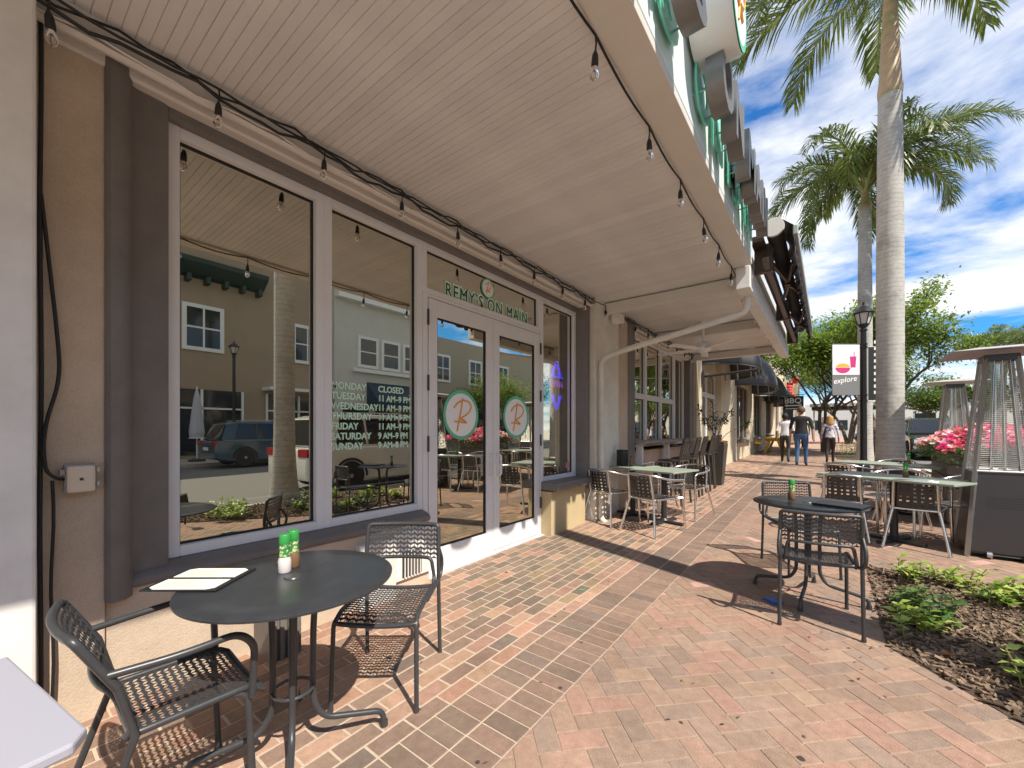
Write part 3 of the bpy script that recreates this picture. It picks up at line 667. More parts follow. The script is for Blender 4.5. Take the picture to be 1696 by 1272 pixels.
for a, b in zip([.4] + eb, eb):
    for i in range(6): t = i / 6; ep.append((-.865, a + (b - a) * t, 3.178 - .0 - .03 * math.sin(t * math.pi)))
ep.append((-.865, eb[-1], 3.178))
string_light('black string of clear bulbs hung along the outer edge of the canopy', ep, [(-.865, y, 3.105) for y in eb])

# ceiling fan
FAN = thing('ceiling_fan', 'white ceiling fan hanging under the canopy beyond the first beam', 'ceiling fan', (-1.7, 7.62, 2.72))
m = MB(); m.tube([(0, 0, .1), (0, 0, .48)], .018, 10); m.lathe([(.06, .44), (.07, .48)], n=16); m.obj('rod', M_white2, FAN, smooth=40)
m = MB(); m.lathe([(.05, .13), (.10, .10), (.13, .05), (.12, -.01), (.07, -.05), (.05, -.06)], n=20); m.obj('motor', M_white2, FAN, smooth=40)
for i in range(5):
    m = MB(); M = Matrix.Rotation(i * 2 * math.pi / 5 + .5, 4, 'Z') @ Matrix.Rotation(R(10), 4, 'X')
    m.box(.12, .80, -.065, .065, -.004, .004, M); m.box(.06, .22, -.02, .02, -.008, .006, M); m.obj('blade', M_white2, FAN, bevel=.003)

# electrical box and cables at the left wall
JB = thing('junction_box', 'weatherproof grey electrical box with ivory cover on the tan wall', 'electrical box', (-2.735, .285, 1.10))
m = MB(); m.box(0, .035, -.052, .052, -.066, .066); m.obj('back_box', mat('grey_plastic', (.33, .32, .30), .4), JB, bevel=.006)
m = MB(); m.box(.035, .06, -.046, .046, -.06, .06); m.obj('cover', mat('ivory_plastic', (.62, .52, .40), .35), JB, bevel=.01)
m = MB(); m.box(.06, .063, -.006, .006, -.006, .006); m.obj('screw', M_steel, JB)
for z in (-.035, .03): m = MB(); m.box(.02, .05, .05, .06, z, z + .02); m.obj('latch', mat('grey_latch', (.4, .4, .38), .4), JB)
m = MB(); m.box(.012, .04, -.064, -.05, .02, .045); m.obj('latch', bpy.data.materials['grey_plastic'], JB)
CB = thing('power_cable', 'black power cables running down beside the white pilaster to the electrical box', 'cable', (-2.675, .168, 0))
m = MB(); m.tube([(-.035, -.003 + .002 * math.sin(i * .7), 3.25 - i * .15) for i in range(22)], .008, 8); m.obj('cable', M_cable, CB, smooth=60)
m = MB(); m.tube(rounded([(-.034, -.002, 2.35), (-.03, .022, 2.05), (-.025, .045, 1.75), (-.025, .055, 1.55), (-.02, .012, 1.36), (-.01, .002, 1.24), (-.015, .012, 1.14), (-.025, .045, 1.105), (-.035, .075, 1.10)], .12, 5), .007, 8); m.obj('cable', M_cable, CB, smooth=60)
m = MB(); m.tube([(-.02, .03 + .004 * math.sin(i), 1.1 - i * .1) for i in range(12)], .006, 8); m.obj('cable', M_cable, CB, smooth=60)

# neon sign behind the side window
NE = thing('neon_sign', 'blue neon sign glowing behind the narrow side window', 'neon sign', (-3.02, 4.95, 1.95))
m = MB()
for s_ in (1, -1):
    for k_ in range(3):
        w_ = .13 - k_ * .035; m.tube(rounded([(0, -w_, s_ * .13), (0, -w_ * .8, s_ * (.20 + .02 * k_)), (0, 0, s_ * (.36 - k_ * .05)), (0, w_ * .8, s_ * (.20 + .02 * k_)), (0, w_, s_ * .13)], .05), .008, 6)
m.tube([(0, -.17, .12), (0, .17, .12)], .012, 6); m.obj('tubing', M_neonb, NE)
text_obj('lettering', 'OPEN', .13, M_neonp, (0, -.17, -.02), parent=NE, ext=.004)
m = MB(); m.box(-.03, -.02, -.2, .2, -.4, .4); m.obj('backing', M_gasket, NE)

# ---------------------------------------------------------------- perforated steel chairs and round tables
def perf_sheet(m, nu, nv, fn, frame=.0):
    """sheet of slanted leaf-shaped holes, mirrored from column to column"""
    for i in range(nu):
        for j in range(nv):
            H_ = [(.09, .05), (.91, .42), (.91, .95), (.09, .58)]
            if i % 2: H_ = [(1 - H_[1][0], H_[1][1]), (1 - H_[0][0], H_[0][1]), (1 - H_[3][0], H_[3][1]), (1 - H_[2][0], H_[2][1])]
            O = [(0, 0), (1, 0), (1, 1), (0, 1)]
            P = [fn((i + a) / nu, (j + b) / nv) for a, b in O] + [fn((i + a) / nu, (j + b) / nv) for a, b in H_]
            k = m.add(P)
            for q in range(4): w = (q + 1) % 4; m.face((k + q, k + w, k + 4 + w, k + 4 + q))
def steel_chair(label, loc, rz, arms=False, group='perforated steel chairs at the round tables'):
    t = thing('bistro_chair', label, 'chair', loc, rz, group)
    wd = .215; r = .0115; yf, dp = (.175, .355) if arms else (.225, .41); yb, y6, yt, ys0 = (-.135, -.175, -.265, -.14) if arms else (-.262, -.262, -.284, -.20)
    yl = (lambda z: y6 + (yt - y6) * (z - .60) / .20) if arms else (lambda z: -.262 - .022 * (z - .60) / .185)
    def seat(u, v):                                                     # u across, v back to front
        y = ys0 + dp * v; z = .435 - .012 * math.sin(math.pi * u) - (.03 * ((v - .8) / .2) ** 2 if v > .8 else 0) ; return (-.195 + .39 * u, y, z)
    m = MB(); perf_sheet(m, 20, 16, seat); m.obj('seat_panel', M_steel, t, solid=.0022)
    m = MB(); m.tube([seat(0, i / 12.) for i in range(13)] + [seat(i / 12., 1) for i in range(1, 13)] + [seat(1, 1 - i / 12.) for i in range(1, 13)] + [seat(1 - i / 12., 0) for i in range(1, 12)], .012, 8, closed=True); m.obj('seat_frame', M_steel, t, smooth=50)
    bend = lambda u: -.028 * math.sin(math.pi * u)
    def back(u, v):                                                     # v up
        x = -.208 + .416 * u; z = .575 + .188 * v; return (x, yl(z) + bend(u), z)
    m = MB(); perf_sheet(m, 20, 7, back); m.obj('back_panel', M_steel, t, solid=.0022)
    top = rounded([(-wd, y6, .60), (-wd + .004, yt, .77)] + [(-wd + .43 * i / 8., yt - .002 + bend(i / 8.), .77) for i in range(1, 8)] + [(wd - .004, yt, .77), (wd, y6, .60)], .055, 5)
    m = MB(); m.tube(top, .0125, 8); m.obj('back_frame', M_steel, t, smooth=50)
    lo = [(-.19, ys0 - .015, .43), (-.19, yb, .46), (-.17, y6 - .006, .575)]
    m = MB(); m.tube(rounded(lo + [(-.17 + .34 * i / 6., y6 - .006 + bend(.08 + .84 * i / 6.), .575) for i in range(1, 6)] + [(-p[0], p[1], p[2]) for p in lo[::-1]], .05, 4), .0105, 8); m.obj('lower_back_frame', M_steel, t, smooth=50)
    for s in (-1, 1):
        m = MB(); m.tube([(s * (wd + .004), -.285, 0), (s * wd, yb, .44), (s * wd, y6, .60)], r, 8); m.lathe([(.014, 0), (.013, .02)], (s * (wd + .004), -.285, 0), 8); m.obj('rear_leg', M_steel, t, smooth=50)
        m = MB(); m.tube(rounded([(s * .205, yf + .01, 0), (s * .20, yf - .01, .41), (s * .19, yf - .065, .43)], .04), r, 8); m.lathe([(.014, 0), (.013, .02)], (s * .205, yf + .01, 0), 8); m.obj('front_leg', M_steel, t, smooth=50)
        if arms:
            m = MB(); m.tube(rounded([(s * wd, yl(.645), .645), (s * .25, -.03, .65), (s * .25, yf - .055, .66), (s * .24, yf, .60), (s * .21, yf, .40)], .07, 5), .0125, 8); m.obj('arm', M_steel, t, smooth=50)
        else:
            m = MB(); m.tube(rounded([(s * .20, -.02, .425), (s * .205, -.22, .43), (s * .222, -.315, .47), (s * .226, -.325, .55), (s * wd, -.264, .64)], .07, 5), .011, 8); m.obj('side_loop', M_steel, t, smooth=50)
    return t
def round_table(label, loc, rad, foot_rz):
    t = thing('bistro_table', label, 'table', loc, foot_rz, 'round charcoal bistro tables')
    z = .735; m = MB(); m.lathe([(rad - .012, z - .016), (rad, z - .012), (rad + .001, z - .004), (rad - .006, z), (rad * .7, z + .0004), (.001, z + .0005)], n=72); m.lathe([(.0011, z - .0165), (rad - .012, z - .016)], n=72); m.obj('table_top', M_top, t, smooth=30)
    m = MB(); m.lathe([(.036, z + .001), (.033, z + .0055), (.001, z + .007)], n=24); m.obj('hole_plug', M_steel, t, smooth=40)
    for k_ in range(4):
        a = R(45 + 90 * k_); ca, sa = math.cos(a), math.sin(a); P = lambda rr_, zz: (ca * rr_, sa * rr_, zz)
        m = MB(); m.tube(rounded([P(.20, z - .02), P(.085, z - .05), P(.075, .5), P(.075, .19), P(.12, .115), P(.36, .075), P(.365, 0)], .06, 5), .0128, 8); m.lathe([(.018, 0), (.017, .03)], P(.365, 0), 8); m.obj('leg', M_steel, t, smooth=50)
    m = MB(); m.tube([(.078 * math.cos(i * .3927), .078 * math.sin(i * .3927), .27) for i in range(16)], .007, 6, closed=True); m.obj('ring', M_steel, t, smooth=50)
    m = MB(); m.box(-.2, .2, -.012, .012, z - .035, z - .017); m.box(-.012, .012, -.2, -.012, z - .035, z - .017); m.box(-.012, .012, .012, .2, z - .035, z - .017); m.obj('bracing', M_steel, t)
    return t
TL = (-1.765, .80); TR = (-.125, 3.98)
round_table('round charcoal bistro table with open menus and two shakers, nearest the big window', (*TL, gz(TL[1])), .395, R(18))
round_table('round charcoal bistro table with one bottle and a closed black menu, out on the pavement', (*TR, gz(TR[1])), .372, R(40))
steel_chair('perforated charcoal armchair at the lower left, beside the table with the open menus', (-1.85, .43, gz(.36)), R(-2), arms=True)
steel_chair('perforated charcoal chair without arms between the window table and the double door', (-1.855, 1.335, gz(1.4)), math.atan2(-.48, .36) - math.pi / 2 + R(0))
steel_chair('perforated charcoal chair seen from behind, nearest side of the pavement table beside the mulch bed', (-.07, 3.60, gz(3.6)), R(6))
steel_chair('perforated charcoal chair on the far side of the pavement table', (-.20, 4.66, gz(4.66)), R(180 + 28))

def shaker(label, loc, fill, rz=0):
    t = thing('spice_shaker', label, 'shaker', loc, rz, 'spice shakers on the tables')
    m = MB(); m.lathe([(.024, 0), (.026, .004), (.026, .05), (.021, .065)], n=18); m.obj('jar', fill, t, smooth=40)
    m = MB(); m.lathe([(.0212, .066), (.0215, .122)], n=18); m.obj('label_band', M_glabel, t, smooth=40)
    m = MB(); m.lathe([(.0225, .1225), (.023, .126), (.0225, .158), (.020, .162)], n=18); m.obj('cap', M_green, t, smooth=40)
    return t
zt = .7365
shaker('green capped shaker of pale salt, front one on the window table', (-1.855, .805, gz(.8) + zt), M_spice)
shaker('green capped shaker of brown spice, rear one on the window table', (-1.895, .86, gz(.86) + zt), M_spice2, 1)
shaker('green capped shaker of dark spice on the round pavement table', (-.235, 4.06, gz(4.06) + zt), M_spice2, .5)
M_printl = mat('print_grey', (.20, .20, .19), .8)
MN = thing('menu', 'open black menu folder with two cream pages on the window table', 'menu', (-2.02, .555, gz(.55) + zt), R(38), )
ang = 0
for s in (-1, 1):
    c = MB(); c.box(-.145, .145, min(s * .004, s * .125), max(s * .004, s * .125), .004, .010); c.obj('cover', M_leather, MN, bevel=.002)
    q = MB(); P = [(-.125, s * .012), (.125, s * .012), (.125, s * .10), (.10, s * .118), (-.10, s * .118), (-.125, s * .10)]
    q.prism(P if s > 0 else P[::-1], 'z', .0105, .0118); pg_ = q.obj('page', M_paper, MN); q = MB(); rn = random.Random(5 + s)
    for i in range(9): yy = s * (.022 + i * .0095); q.box(-.10, -.10 + rn.uniform(.09, .19), yy - .0013, yy + .0013, .0119, .0121)
    stuff(q.obj('printed_lines', M_printl, pg_))
MB().box(-.145, .145, -.004, .004, .003, .007).obj('spine', M_leather, MN)
MN2 = thing('menu', 'closed black menu folder lying on the round pavement table', 'menu', (.08, 3.93, gz(3.93) + zt), R(-18))
MB().box(-.15, .15, -.115, .115, .002, .007).obj('cover', M_leather, MN2, bevel=.002); MB().box(-.148, .148, -.113, .113, .0075, .011).obj('page', M_leather, MN2); MB().box(-.15, .15, -.115, .115, .0115, .017).obj('cover', M_leather, MN2, bevel=.002)
BW = MB(); BW.prism([(-.06, 0), (.06, 0), (.06, .006), (.03, .022), (-.06, .022)], 'x', -.045, .045); o = BW.obj('table_wedge', M_blue, bevel=.003); f0 = (TR[0] - .365 * .99 + .07, TR[1] - .365 * .5); o.location = (-.335, 3.69, gz(3.69) + .001); o.rotation_euler = (0, 0, .8); tag(o, 'bright blue plastic wedge under a foot of the round pavement table', 'wedge')
m = MB(); m.tube([(0, 0, .004), (.035, .05, .004)], .003, 6); o = m.obj('drinking_straw', mat('green_straw', (.02, .4, .2), .4)); o.location = (-1.62, 3.0, gz(3.) + .002); tag(o, 'short green piece of straw lying on the pavers before the door', 'straw')
PT = thing('side_table', 'pale lavender table corner at the very bottom left of the photo', 'table', (-1.40, -.085, gz(0)), R(9))
MB().prism([(-.34, -.25), (.26, -.25), (.26, .16), (.22, .19), (-.34, .19)], 'z', .72, .745).obj('table_top', mat('lavender_top', (.36, .355, .41), .4), PT, bevel=.006)
MB().tube([(-.05, -.05, .03), (-.05, -.05, .72)], .03, 12).obj('post', M_steel, PT, smooth=40); MB().lathe([(.2, 0), (.2, .02), (.03, .035)], (-.05, -.05, 0), 24).obj('foot', M_steel, PT, smooth=30)

# ---------------------------------------------------------------- aluminium chairs and square tables
def hole_sheet(m, nu, nv, fn, a=.30):
    for i in range(nu):
        for j in range(nv):
            O = [(0, 0), (1, 0), (1, 1), (0, 1)]; H_ = [(a, a), (1 - a, a), (1 - a, 1 - a), (a, 1 - a)]
            k = m.add([fn((i + p) / nu, (j + q) / nv) for p, q in O + H_])
            for q in range(4): w = (q + 1) % 4; m.face((k + q, k + w, k + 4 + w, k + 4 + q))
def alu_chair_proto():
    t = thing('aluminium_chair', '', 'chair', (0, 0, 0), 0, 'aluminium chairs with brown punched backs')
    hoop = rounded([(-.275, .235, .655), (-.285, .0, .67), (-.27, -.15, .695), (-.17, -.27, .735), (0, -.305, .75), (.17, -.27, .735), (.27, -.15, .695), (.285, .0, .67), (.275, .235, .655)], .14, 5)
    m = MB(); m.tube(hoop, .0145, 8); m.obj('arm_hoop', M_chrome, t, smooth=60)
    for s in (-1, 1):
        m = MB(); m.tube(rounded([(s * .275, .235, .655), (s * .27, .275, .63), (s * .265, .26, .40), (s * .275, .29, 0)], .05, 4), .014, 8); m.obj('front_leg', M_chrome, t, smooth=60)
        m = MB(); m.tube(rounded([(s * .165, -.285, .735), (s * .175, -.235, .43), (s * .185, -.245, .39), (s * .255, -.33, 0)], .05, 4), .014, 8); m.obj('rear_leg', M_chrome, t, smooth=60)
    sf = lambda u, v: ((-.20 + .40 * u) * (1 + .12 * v), -.215 + .43 * v, .435 - .012 * math.sin(math.pi * v) - .008 * math.sin(math.pi * u))
    m = MB(); hole_sheet(m, 7, 7, sf, .27); m.obj('seat', M_slat, t, solid=.007)
    m = MB(); m.tube(rounded([(-.19, -.23, .43), (-.24, .21, .43), (.24, .21, .43), (.19, -.23, .43), (-.19, -.23, .43)], .06, 4), .011, 8); m.obj('seat_frame', M_chrome, t, smooth=60)
    bf = lambda u, v: ((-.145 + .29 * u) * (1 - .06 * v), -.238 - .052 * v - .03 * math.sin(math.pi * u), .455 + .265 * v)
    m = MB(); hole_sheet(m, 5, 6, bf, .28); m.obj('backrest', M_slat, t, solid=.008)
    for s in (-1, 1):
        m = MB(); m.tube([(s * .267, .26, .43), (s * .225, .2, .43)], .009, 6); m.obj('bracket', M_chrome, t)
    return t
AC = alu_chair_proto(); first = [True]
def alu_chair(label, x, y, rz):
    if first[0]: first[0] = False; AC['label'] = label; AC.location = (x, y, gz(y)); AC.rotation_euler = (0, 0, rz); return AC
    return copy_thing(AC, label, (x, y, gz(y)), rz)
def square_table(label, x, y, rz, lx, ly):
    t = thing('cafe_table', label, 'table', (x, y, gz(y)), rz, 'square topped cafe tables on black posts')
    MB().box(-lx / 2, lx / 2, -ly / 2, ly / 2, .715, .738).obj('table_top', M_laminate, t, bevel=.004)
    m = MB(); m.tube([(0, 0, .03), (0, 0, .71)], .038, 14); m.obj('post', M_black, t, smooth=40)
    m = MB(); m.box(-.28, .28, -.035, .035, 0.005, .035); m.box(-.035, .035, -.28, -.035, 0.005, .035); m.box(-.035, .035, .035, .28, 0.005, .035); m.lathe([(.07, .035), (.04, .07)], n=14); m.obj('foot', M_black, t, bevel=.006)
    m = MB(); m.box(-.2, .2, -.2, .2, .70, .714); m.obj('plate', M_black, t)
    return t
square_table('sunlit grey green cafe table in front of the white pier, outer one of the pair', -1.80, 5.80, R(-14), .66, .66)
square_table('shaded cafe table against the white pier holding the black napkin box', -2.33, 6.02, R(-14), .52, .62)
alu_chair('aluminium chair nearest the white pier, back to the camera, half under the shaded table', -2.43, 5.46, R(-14))
alu_chair('aluminium chair with back to the camera at the sunlit table by the pier', -1.78, 5.28, R(-16))
alu_chair('aluminium chair on the far side of the sunlit table by the pier', -1.66, 6.42, R(166))
alu_chair('aluminium chair on the far side of the shaded table at the pier', -2.25, 6.66, R(166))
RZ = math.atan2(-.50, .86)
square_table('long grey green cafe table nearer the mulch bed, with a green capped bottle', .60, 6.38, RZ, 1.26, .68)
square_table('long grey green cafe table behind the nearer one, in front of the palm trunk', .80, 8.42, RZ, 1.30, .68)
def around(cx, cy, rz, pts):
    for lab, lx, ly, a in pts:
        x = cx + lx * math.cos(rz) - ly * math.sin(rz); y = cy + lx * math.sin(rz) + ly * math.cos(rz); alu_chair(lab, x, y, rz + a)
around(.62, 6.38, RZ, [('aluminium chair left of two facing away at the nearer long table', -.433, -.145, R(-9) - RZ), ('aluminium chair right of two facing away at the nearer long table, by the heater', .181, -.012, R(-8.6) - RZ),
    ('aluminium chair on the left far side of the nearer long table', -.30, .62, math.pi + R(6)), ('aluminium chair on the right far side of the nearer long table', .36, .62, math.pi - R(6))])
around(.80, 8.42, RZ, [('aluminium chair left near side of the farther long table', -.34, -.50, 0), ('aluminium chair right near side of the farther long table', .36, -.48, R(4)),
    ('aluminium chair left far side of the farther long table, before the palm', -.32, .62, math.pi), ('aluminium chair right far side of the farther long table, by the planter', .34, .62, math.pi)])
shaker('green capped bottle on the nearer long table', (.70, 6.40, gz(6.4) + .739), M_spice2, .4); shaker('green capped bottle on the farther long table', (.95, 8.40, gz(8.4) + .739), M_spice2, .9)
NB = thing('napkin_box', 'tall black napkin box on the shaded table at the white pier', 'napkin box', (-2.46, 5.93, gz(5.9) + .739), R(-14))
MB().box(-.055, .055, -.07, .07, .0, .245).obj('case', M_leather, NB, bevel=.006); MB().box(.056, .058, -.05, .05, .05, .2).obj('slot', M_gasket, NB)
SB = thing('sauce_bottle', 'small dark sauce bottle beside the black napkin box', 'bottle', (-2.34, 5.98, gz(5.9) + .739))
MB().lathe([(.025, 0), (.026, .08), (.012, .11), (.012, .13)], n=14).obj('bottle', M_spice2, SB, smooth=40); MB().lathe([(.014, .131), (.014, .15)], n=12).obj('cap', M_ink, SB)

# ---------------------------------------------------------------- window bar, stools, potted plant
BC = thing('window_counter', 'narrow wooden counter under the sash windows with bar stools', 'counter', (-2.6, 8.0, gz(8)))
MB().box(-.25, .16, -1.13, 2.2, 1.02, 1.06).obj('counter_top', M_counter, BC, bevel=.006)
for yy in (-1.0, .5, 2.0): MB().box(-.05, .05, yy, yy + .08, 0, 1.02).obj('leg', M_white, BC)
def stool(label, x, y, rz):
    t = thing('bar_stool', label, 'bar stool', (x, y, gz(y)), rz, 'dark wooden bar stools at the window counter')
    MB().box(-.2, .2, -.19, .2, .72, .75).obj('seat', M_stool, t, bevel=.012)
    for a in (-1, 1):
        MB().tube([(a * .21, .2, 0), (a * .16, .16, .72)], .02, 8).obj('leg', M_stool, t); MB().tube([(a * .21, -.22, 0), (a * .17, -.17, .72)], .02, 8).obj('leg', M_stool, t)
        MB().tube([(a * .18, -.175, .75), (a * .19, -.25, 1.10)], .018, 8).obj('back_post', M_stool, t)
        m = MB(); m.tube([(a * .196, .19, .25), (a * .198, -.2, .25)], .013, 6); m.obj('rung', M_stool, t)
    for i in range(4): m = MB(); m.box(-.13 + i * .075, -.095 + i * .075, -.005, .005, 0, .3, Matrix.Translation((0, -.185, .77)) @ Matrix.Rotation(R(11), 4, 'X')); m.obj('back_slat', M_stool, t)
    m = MB(); m.box(-.2, .2, -.012, .012, 0, .06, Matrix.Translation((0, -.245, 1.065)) @ Matrix.Rotation(R(11), 4, 'X')); m.obj('top_rail', M_stool, t, bevel=.005)
    m = MB(); m.tube([(-.19, .18, .28), (.19, .18, .28)], .013, 6); m.obj('rung', M_stool, t)
    return t
ol = ['nearest', 'second', 'third', 'fourth', 'farthest']
for i in range(5): stool('dark wooden bar stool, %s from the white pier in the row at the window counter' % ol[i], -2.12 + .02 * (i % 2), 7.35 + i * .62, R(90 + (i * 37 % 13) - 6))
PP = thing('potted_plant', 'leggy plant with glossy leaves in a tall dark tapered planter beyond the bar stools', 'plant', (-2.0, 10.15, gz(10.1)))
m = MB(); K = [(.15, 0), (.15, .0), (.215, .90)]
m.v = []; 
def taper(m, a, b, z0, z1):
    k = m.add([(-a, -a, z0), (a, -a, z0), (a, a, z0), (-a, a, z0), (-b, -b, z1), (b, -b, z1), (b, b, z1), (-b, b, z1)])
    for q in ((0,3,2,1),(4,5,6,7),(0,1,5,4),(1,2,6,5),(2,3,7,6),(3,0,4,7)): m.face(tuple(k + i for i in q))
taper(m, .14, .21, 0, .92); m.obj('planter', M_potb, PP, bevel=.008)
m = MB(); rn = random.Random(2)
for i in range(240):
    M = Matrix.Translation((rn.uniform(-.19, .19), rn.uniform(-.19, .19), .925 + rn.uniform(0, .06))) @ Matrix.Rotation(rn.random() * 6, 4, 'Z') @ Matrix.Rotation(rn.random() * 3, 4, 'X'); m.box(-.03, .03, -.008, .008, -.004, .004, M)
stuff(m.obj('moss', M_terra, PP))
def leaf(m, p, d, l, w, rn, cup=.15):
    """pointed leaf of four faces from p along d"""
    d = Vector(d).normalized(); s = d.cross(Vector((rn.gauss(0, .25), rn.gauss(0, .25), 1))).normalized(); u = s.cross(d)
    p = Vector(p); a = p + d * l * .45; k = m.add([p, a + s * w * .5 + u * w * cup, a - s * w * .5 + u * w * cup, a, p + d * l - u * l * .12]); m.face((k, k + 3, k + 1)); m.face((k, k + 2, k + 3)); m.face((k + 3, k + 4, k + 1)); m.face((k + 3, k + 2, k + 4))
st = MB(); lf = MB()
for i, (ex, ey, ez) in enumerate(((-.35, -.15, 1.75), (-.1, .1, 1.85), (.2, -.1, 1.6), (.05, -.25, 1.5), (.62, .1, 1.38), (-.25, .2, 1.5), (.3, .2, 1.72))):
    P = [(rn.uniform(-.06, .06), rn.uniform(-.06, .06), .9), (ex * .3, ey * .3, .9 + (ez - .9) * .5), (ex, ey, ez)]; st.tube(rounded(P, .3), .007, 6)
    for q in range(26):
        t = .55 + .45 * rn.random() if i != 4 else .9 + .1 * rn.random(); x, y, z = (ex * t, ey * t, .9 + (ez - .9) * t); leaf(lf, (x, y, z), (rn.gauss(0, 1), rn.gauss(0, 1), rn.gauss(.2, .6)), rn.uniform(.10, .17), rn.uniform(.035, .055), rn)
st.obj('stems', M_wood, PP); stuff(lf.obj('leaves', leaf_mat('glossy_leaf', (.025, .06, .018), (.06, .11, .03), .3, .2), PP))

# ---------------------------------------------------------------- patio heaters, planter with flowers
def heater(label, x, y):
    t = thing('patio_heater', label, 'patio heater', (x, y, gz(y)), 0, 'pyramid patio heaters')
    a, b, h0, h1 = .265, .105, .06, 2.0
    hw = lambda z: a + (b - a) * (z - h0) / (h1 - h0)
    zs = .86
    for sx, sy in ((1, 1), (1, -1), (-1, 1), (-1, -1)):
        m = MB(); q = hw(0); p0 = Vector((sx * hw(.03), sy * hw(.03), .0)); p1 = Vector((sx * b, sy * b, h1)); m.tube([p0, p1], .021, 4); m.obj('corner_post', M_heats, t)
    for i, (nx, ny) in enumerate(((0, -1), (-1, 0), (0, 1), (1, 0))):
        w0, w1 = hw(h0) - .016, hw(zs) - .016; n = Vector((nx, ny, 0)); s = Vector((-ny, nx, 0))
        m = MB(); P = []
        f = lambda z, e, off=0: n * (hw(z) + off) + s * e + Vector((0, 0, z))
        P = [f(h0, -w0), f(h0, w0), f(zs, w1), f(zs, -w1)]; k = m.add(P + [p - n * .008 for p in P]); m.face((k, k + 1, k + 2, k + 3)); m.face((k + 7, k + 6, k + 5, k + 4)); m.face((k + 3, k + 2, k + 6, k + 7)); m.face((k + 1, k, k + 4, k + 5)); pn = m.obj('side_panel', M_heat, t)
        m = MB()
        for r_ in range(5):
            for c_ in range(14):
                zz = .50 + r_ * .024; e0 = -.13 + c_ * .019; m.quad(f(zz, e0, .0015), f(zz, e0 + .011, .0015), f(zz + .007, e0 + .011, .0015), f(zz + .007, e0, .0015))
        stuff(m.obj('vent_slots', M_gasket, pn))
        m = MB()
        for r_ in range(58):
            zz = zs + .02 + r_ * .0195
            if zz < h1 - .03: e1 = hw(zz) - .02; m.tube([f(zz, -e1, .004), f(zz, e1, .004)], .0021, 4)
        for e_ in (-.5, 0, .5): m.tube([f(zs + .01, e_ * hw(zs), .008), f(h1 - .02, e_ * hw(h1), .008)], .0032, 5)
        stuff(m.obj('wire_guard', M_heats, t))
        m = MB(); m.tube([f(zs, -hw(zs), .0), f(zs, hw(zs), .0)], .012, 6); m.obj('rail', M_heats, t)
    MB().lathe([(.055, zs), (.055, h1 - .05)], n=18).obj('flame_tube', M_tubeg, t, smooth=60)
    m = MB(); m.box(-.12, .12, -.12, .12, h1 - .03, h1 + .035); m.obj('burner_head', M_steel, t, bevel=.006)
    m = MB(); S_ = .39; k = m.add([(-S_, -S_, h1 + .06), (S_, -S_, h1 + .06), (S_, S_, h1 + .06), (-S_, S_, h1 + .06), (-S_ * .45, -S_ * .45, h1 + .105), (S_ * .45, -S_ * .45, h1 + .105), (S_ * .45, S_ * .45, h1 + .105), (-S_ * .45, S_ * .45, h1 + .105)])
    for q in ((4,5,6,7),(0,1,5,4),(1,2,6,5),(2,3,7,6),(3,0,4,7)): m.face(tuple(k + i for i in q))
    m.obj('reflector_hood', mat('brushed_hood', (.40, .38, .36), .65, .05), t, solid=.006)
    for sx in (-.12, .12):
        m = MB(); m.tube([(sx - .018, -.27, .035), (sx + .018, -.27, .035)], .032, 14); m.obj('wheel', M_rim, t, smooth=40)
    MB().tube([(-.13, -.262, .035), (.13, -.262, .035)], .008, 6).obj('axle', M_steel, t)
    MB().box(-.25, .25, -.25, .25, .035, .058).obj('base_plate', M_heat, t)
    return t
heater('tall pyramid patio heater with dark panels at the right edge, nearest the camera', 1.385, 6.365)
heater('tall pyramid patio heater behind the flower planter, farther of the two', 1.80, 10.7)
FP = thing('flower_planter', 'octagonal grey board planter full of pink, red and white flowers', 'planter', (1.86, 8.3, gz(8.3)))
OC = [(-.60, .62), (-.60, -.45), (-.22, -.86), (.30, -.86), (.34, -.5), (.34, .62), (.0, .95), (-.35, .95)]
for i, (p, q) in enumerate(zip(OC, OC[1:] + OC[:1])):
    for r_ in range(6):
        m = MB(); dx, dy = q[0] - p[0], q[1] - p[1]; l = math.hypot(dx, dy); M = Matrix.Translation((p[0], p[1], 0)) @ Matrix.Rotation(math.atan2(dy, dx), 4, 'Z'); m.box(.004, l - .004, .0, .03, .02 + r_ * .155, .02 + r_ * .155 + .146, M); m.obj('board', M_grey_pl, FP, bevel=.004)
m = MB(); m.prism([(x * .94, y * .94) for x, y in OC][::-1], 'z', 0, .90); m.obj('inner_box', M_soil, FP)
for p, q in zip(OC, OC[1:] + OC[:1]):
    dx, dy = q[0] - p[0], q[1] - p[1]; l = math.hypot(dx, dy); M = Matrix.Translation((p[0], p[1], 0)) @ Matrix.Rotation(math.atan2(dy, dx), 4, 'Z'); m = MB(); m.box(0, l, -.02, .06, .955, .985, M); m.obj('rim', M_grey_pl, FP, bevel=.004)
rn = random.Random(11); lf = MB()
def bloom(m, p, n, s, rn):
    n = Vector(n).normalized(); a = n.orthogonal().normalized(); b = n.cross(a); p = Vector(p)
    for i in range(5):
        t = i * 1.2566 + rn.random() * .3; d = a * math.cos(t) + b * math.sin(t); e_ = -a * math.sin(t) + b * math.cos(t)
        k = m.add([p, p + d * s * .6 - e_ * s * .42 + n * s * .2, p + d * s + n * s * .12, p + d * s * .6 + e_ * s * .42 + n * s * .2]); m.face((k, k + 1, k + 2, k + 3))
def inside(x, y):
    return -.62 < x < .36 and -.86 < y < .95
sets = {'pink_flowers': (MB(), M_pinkf), 'coral_flowers': (MB(), M_redf), 'white_flowers': (MB(), M_whitef)}
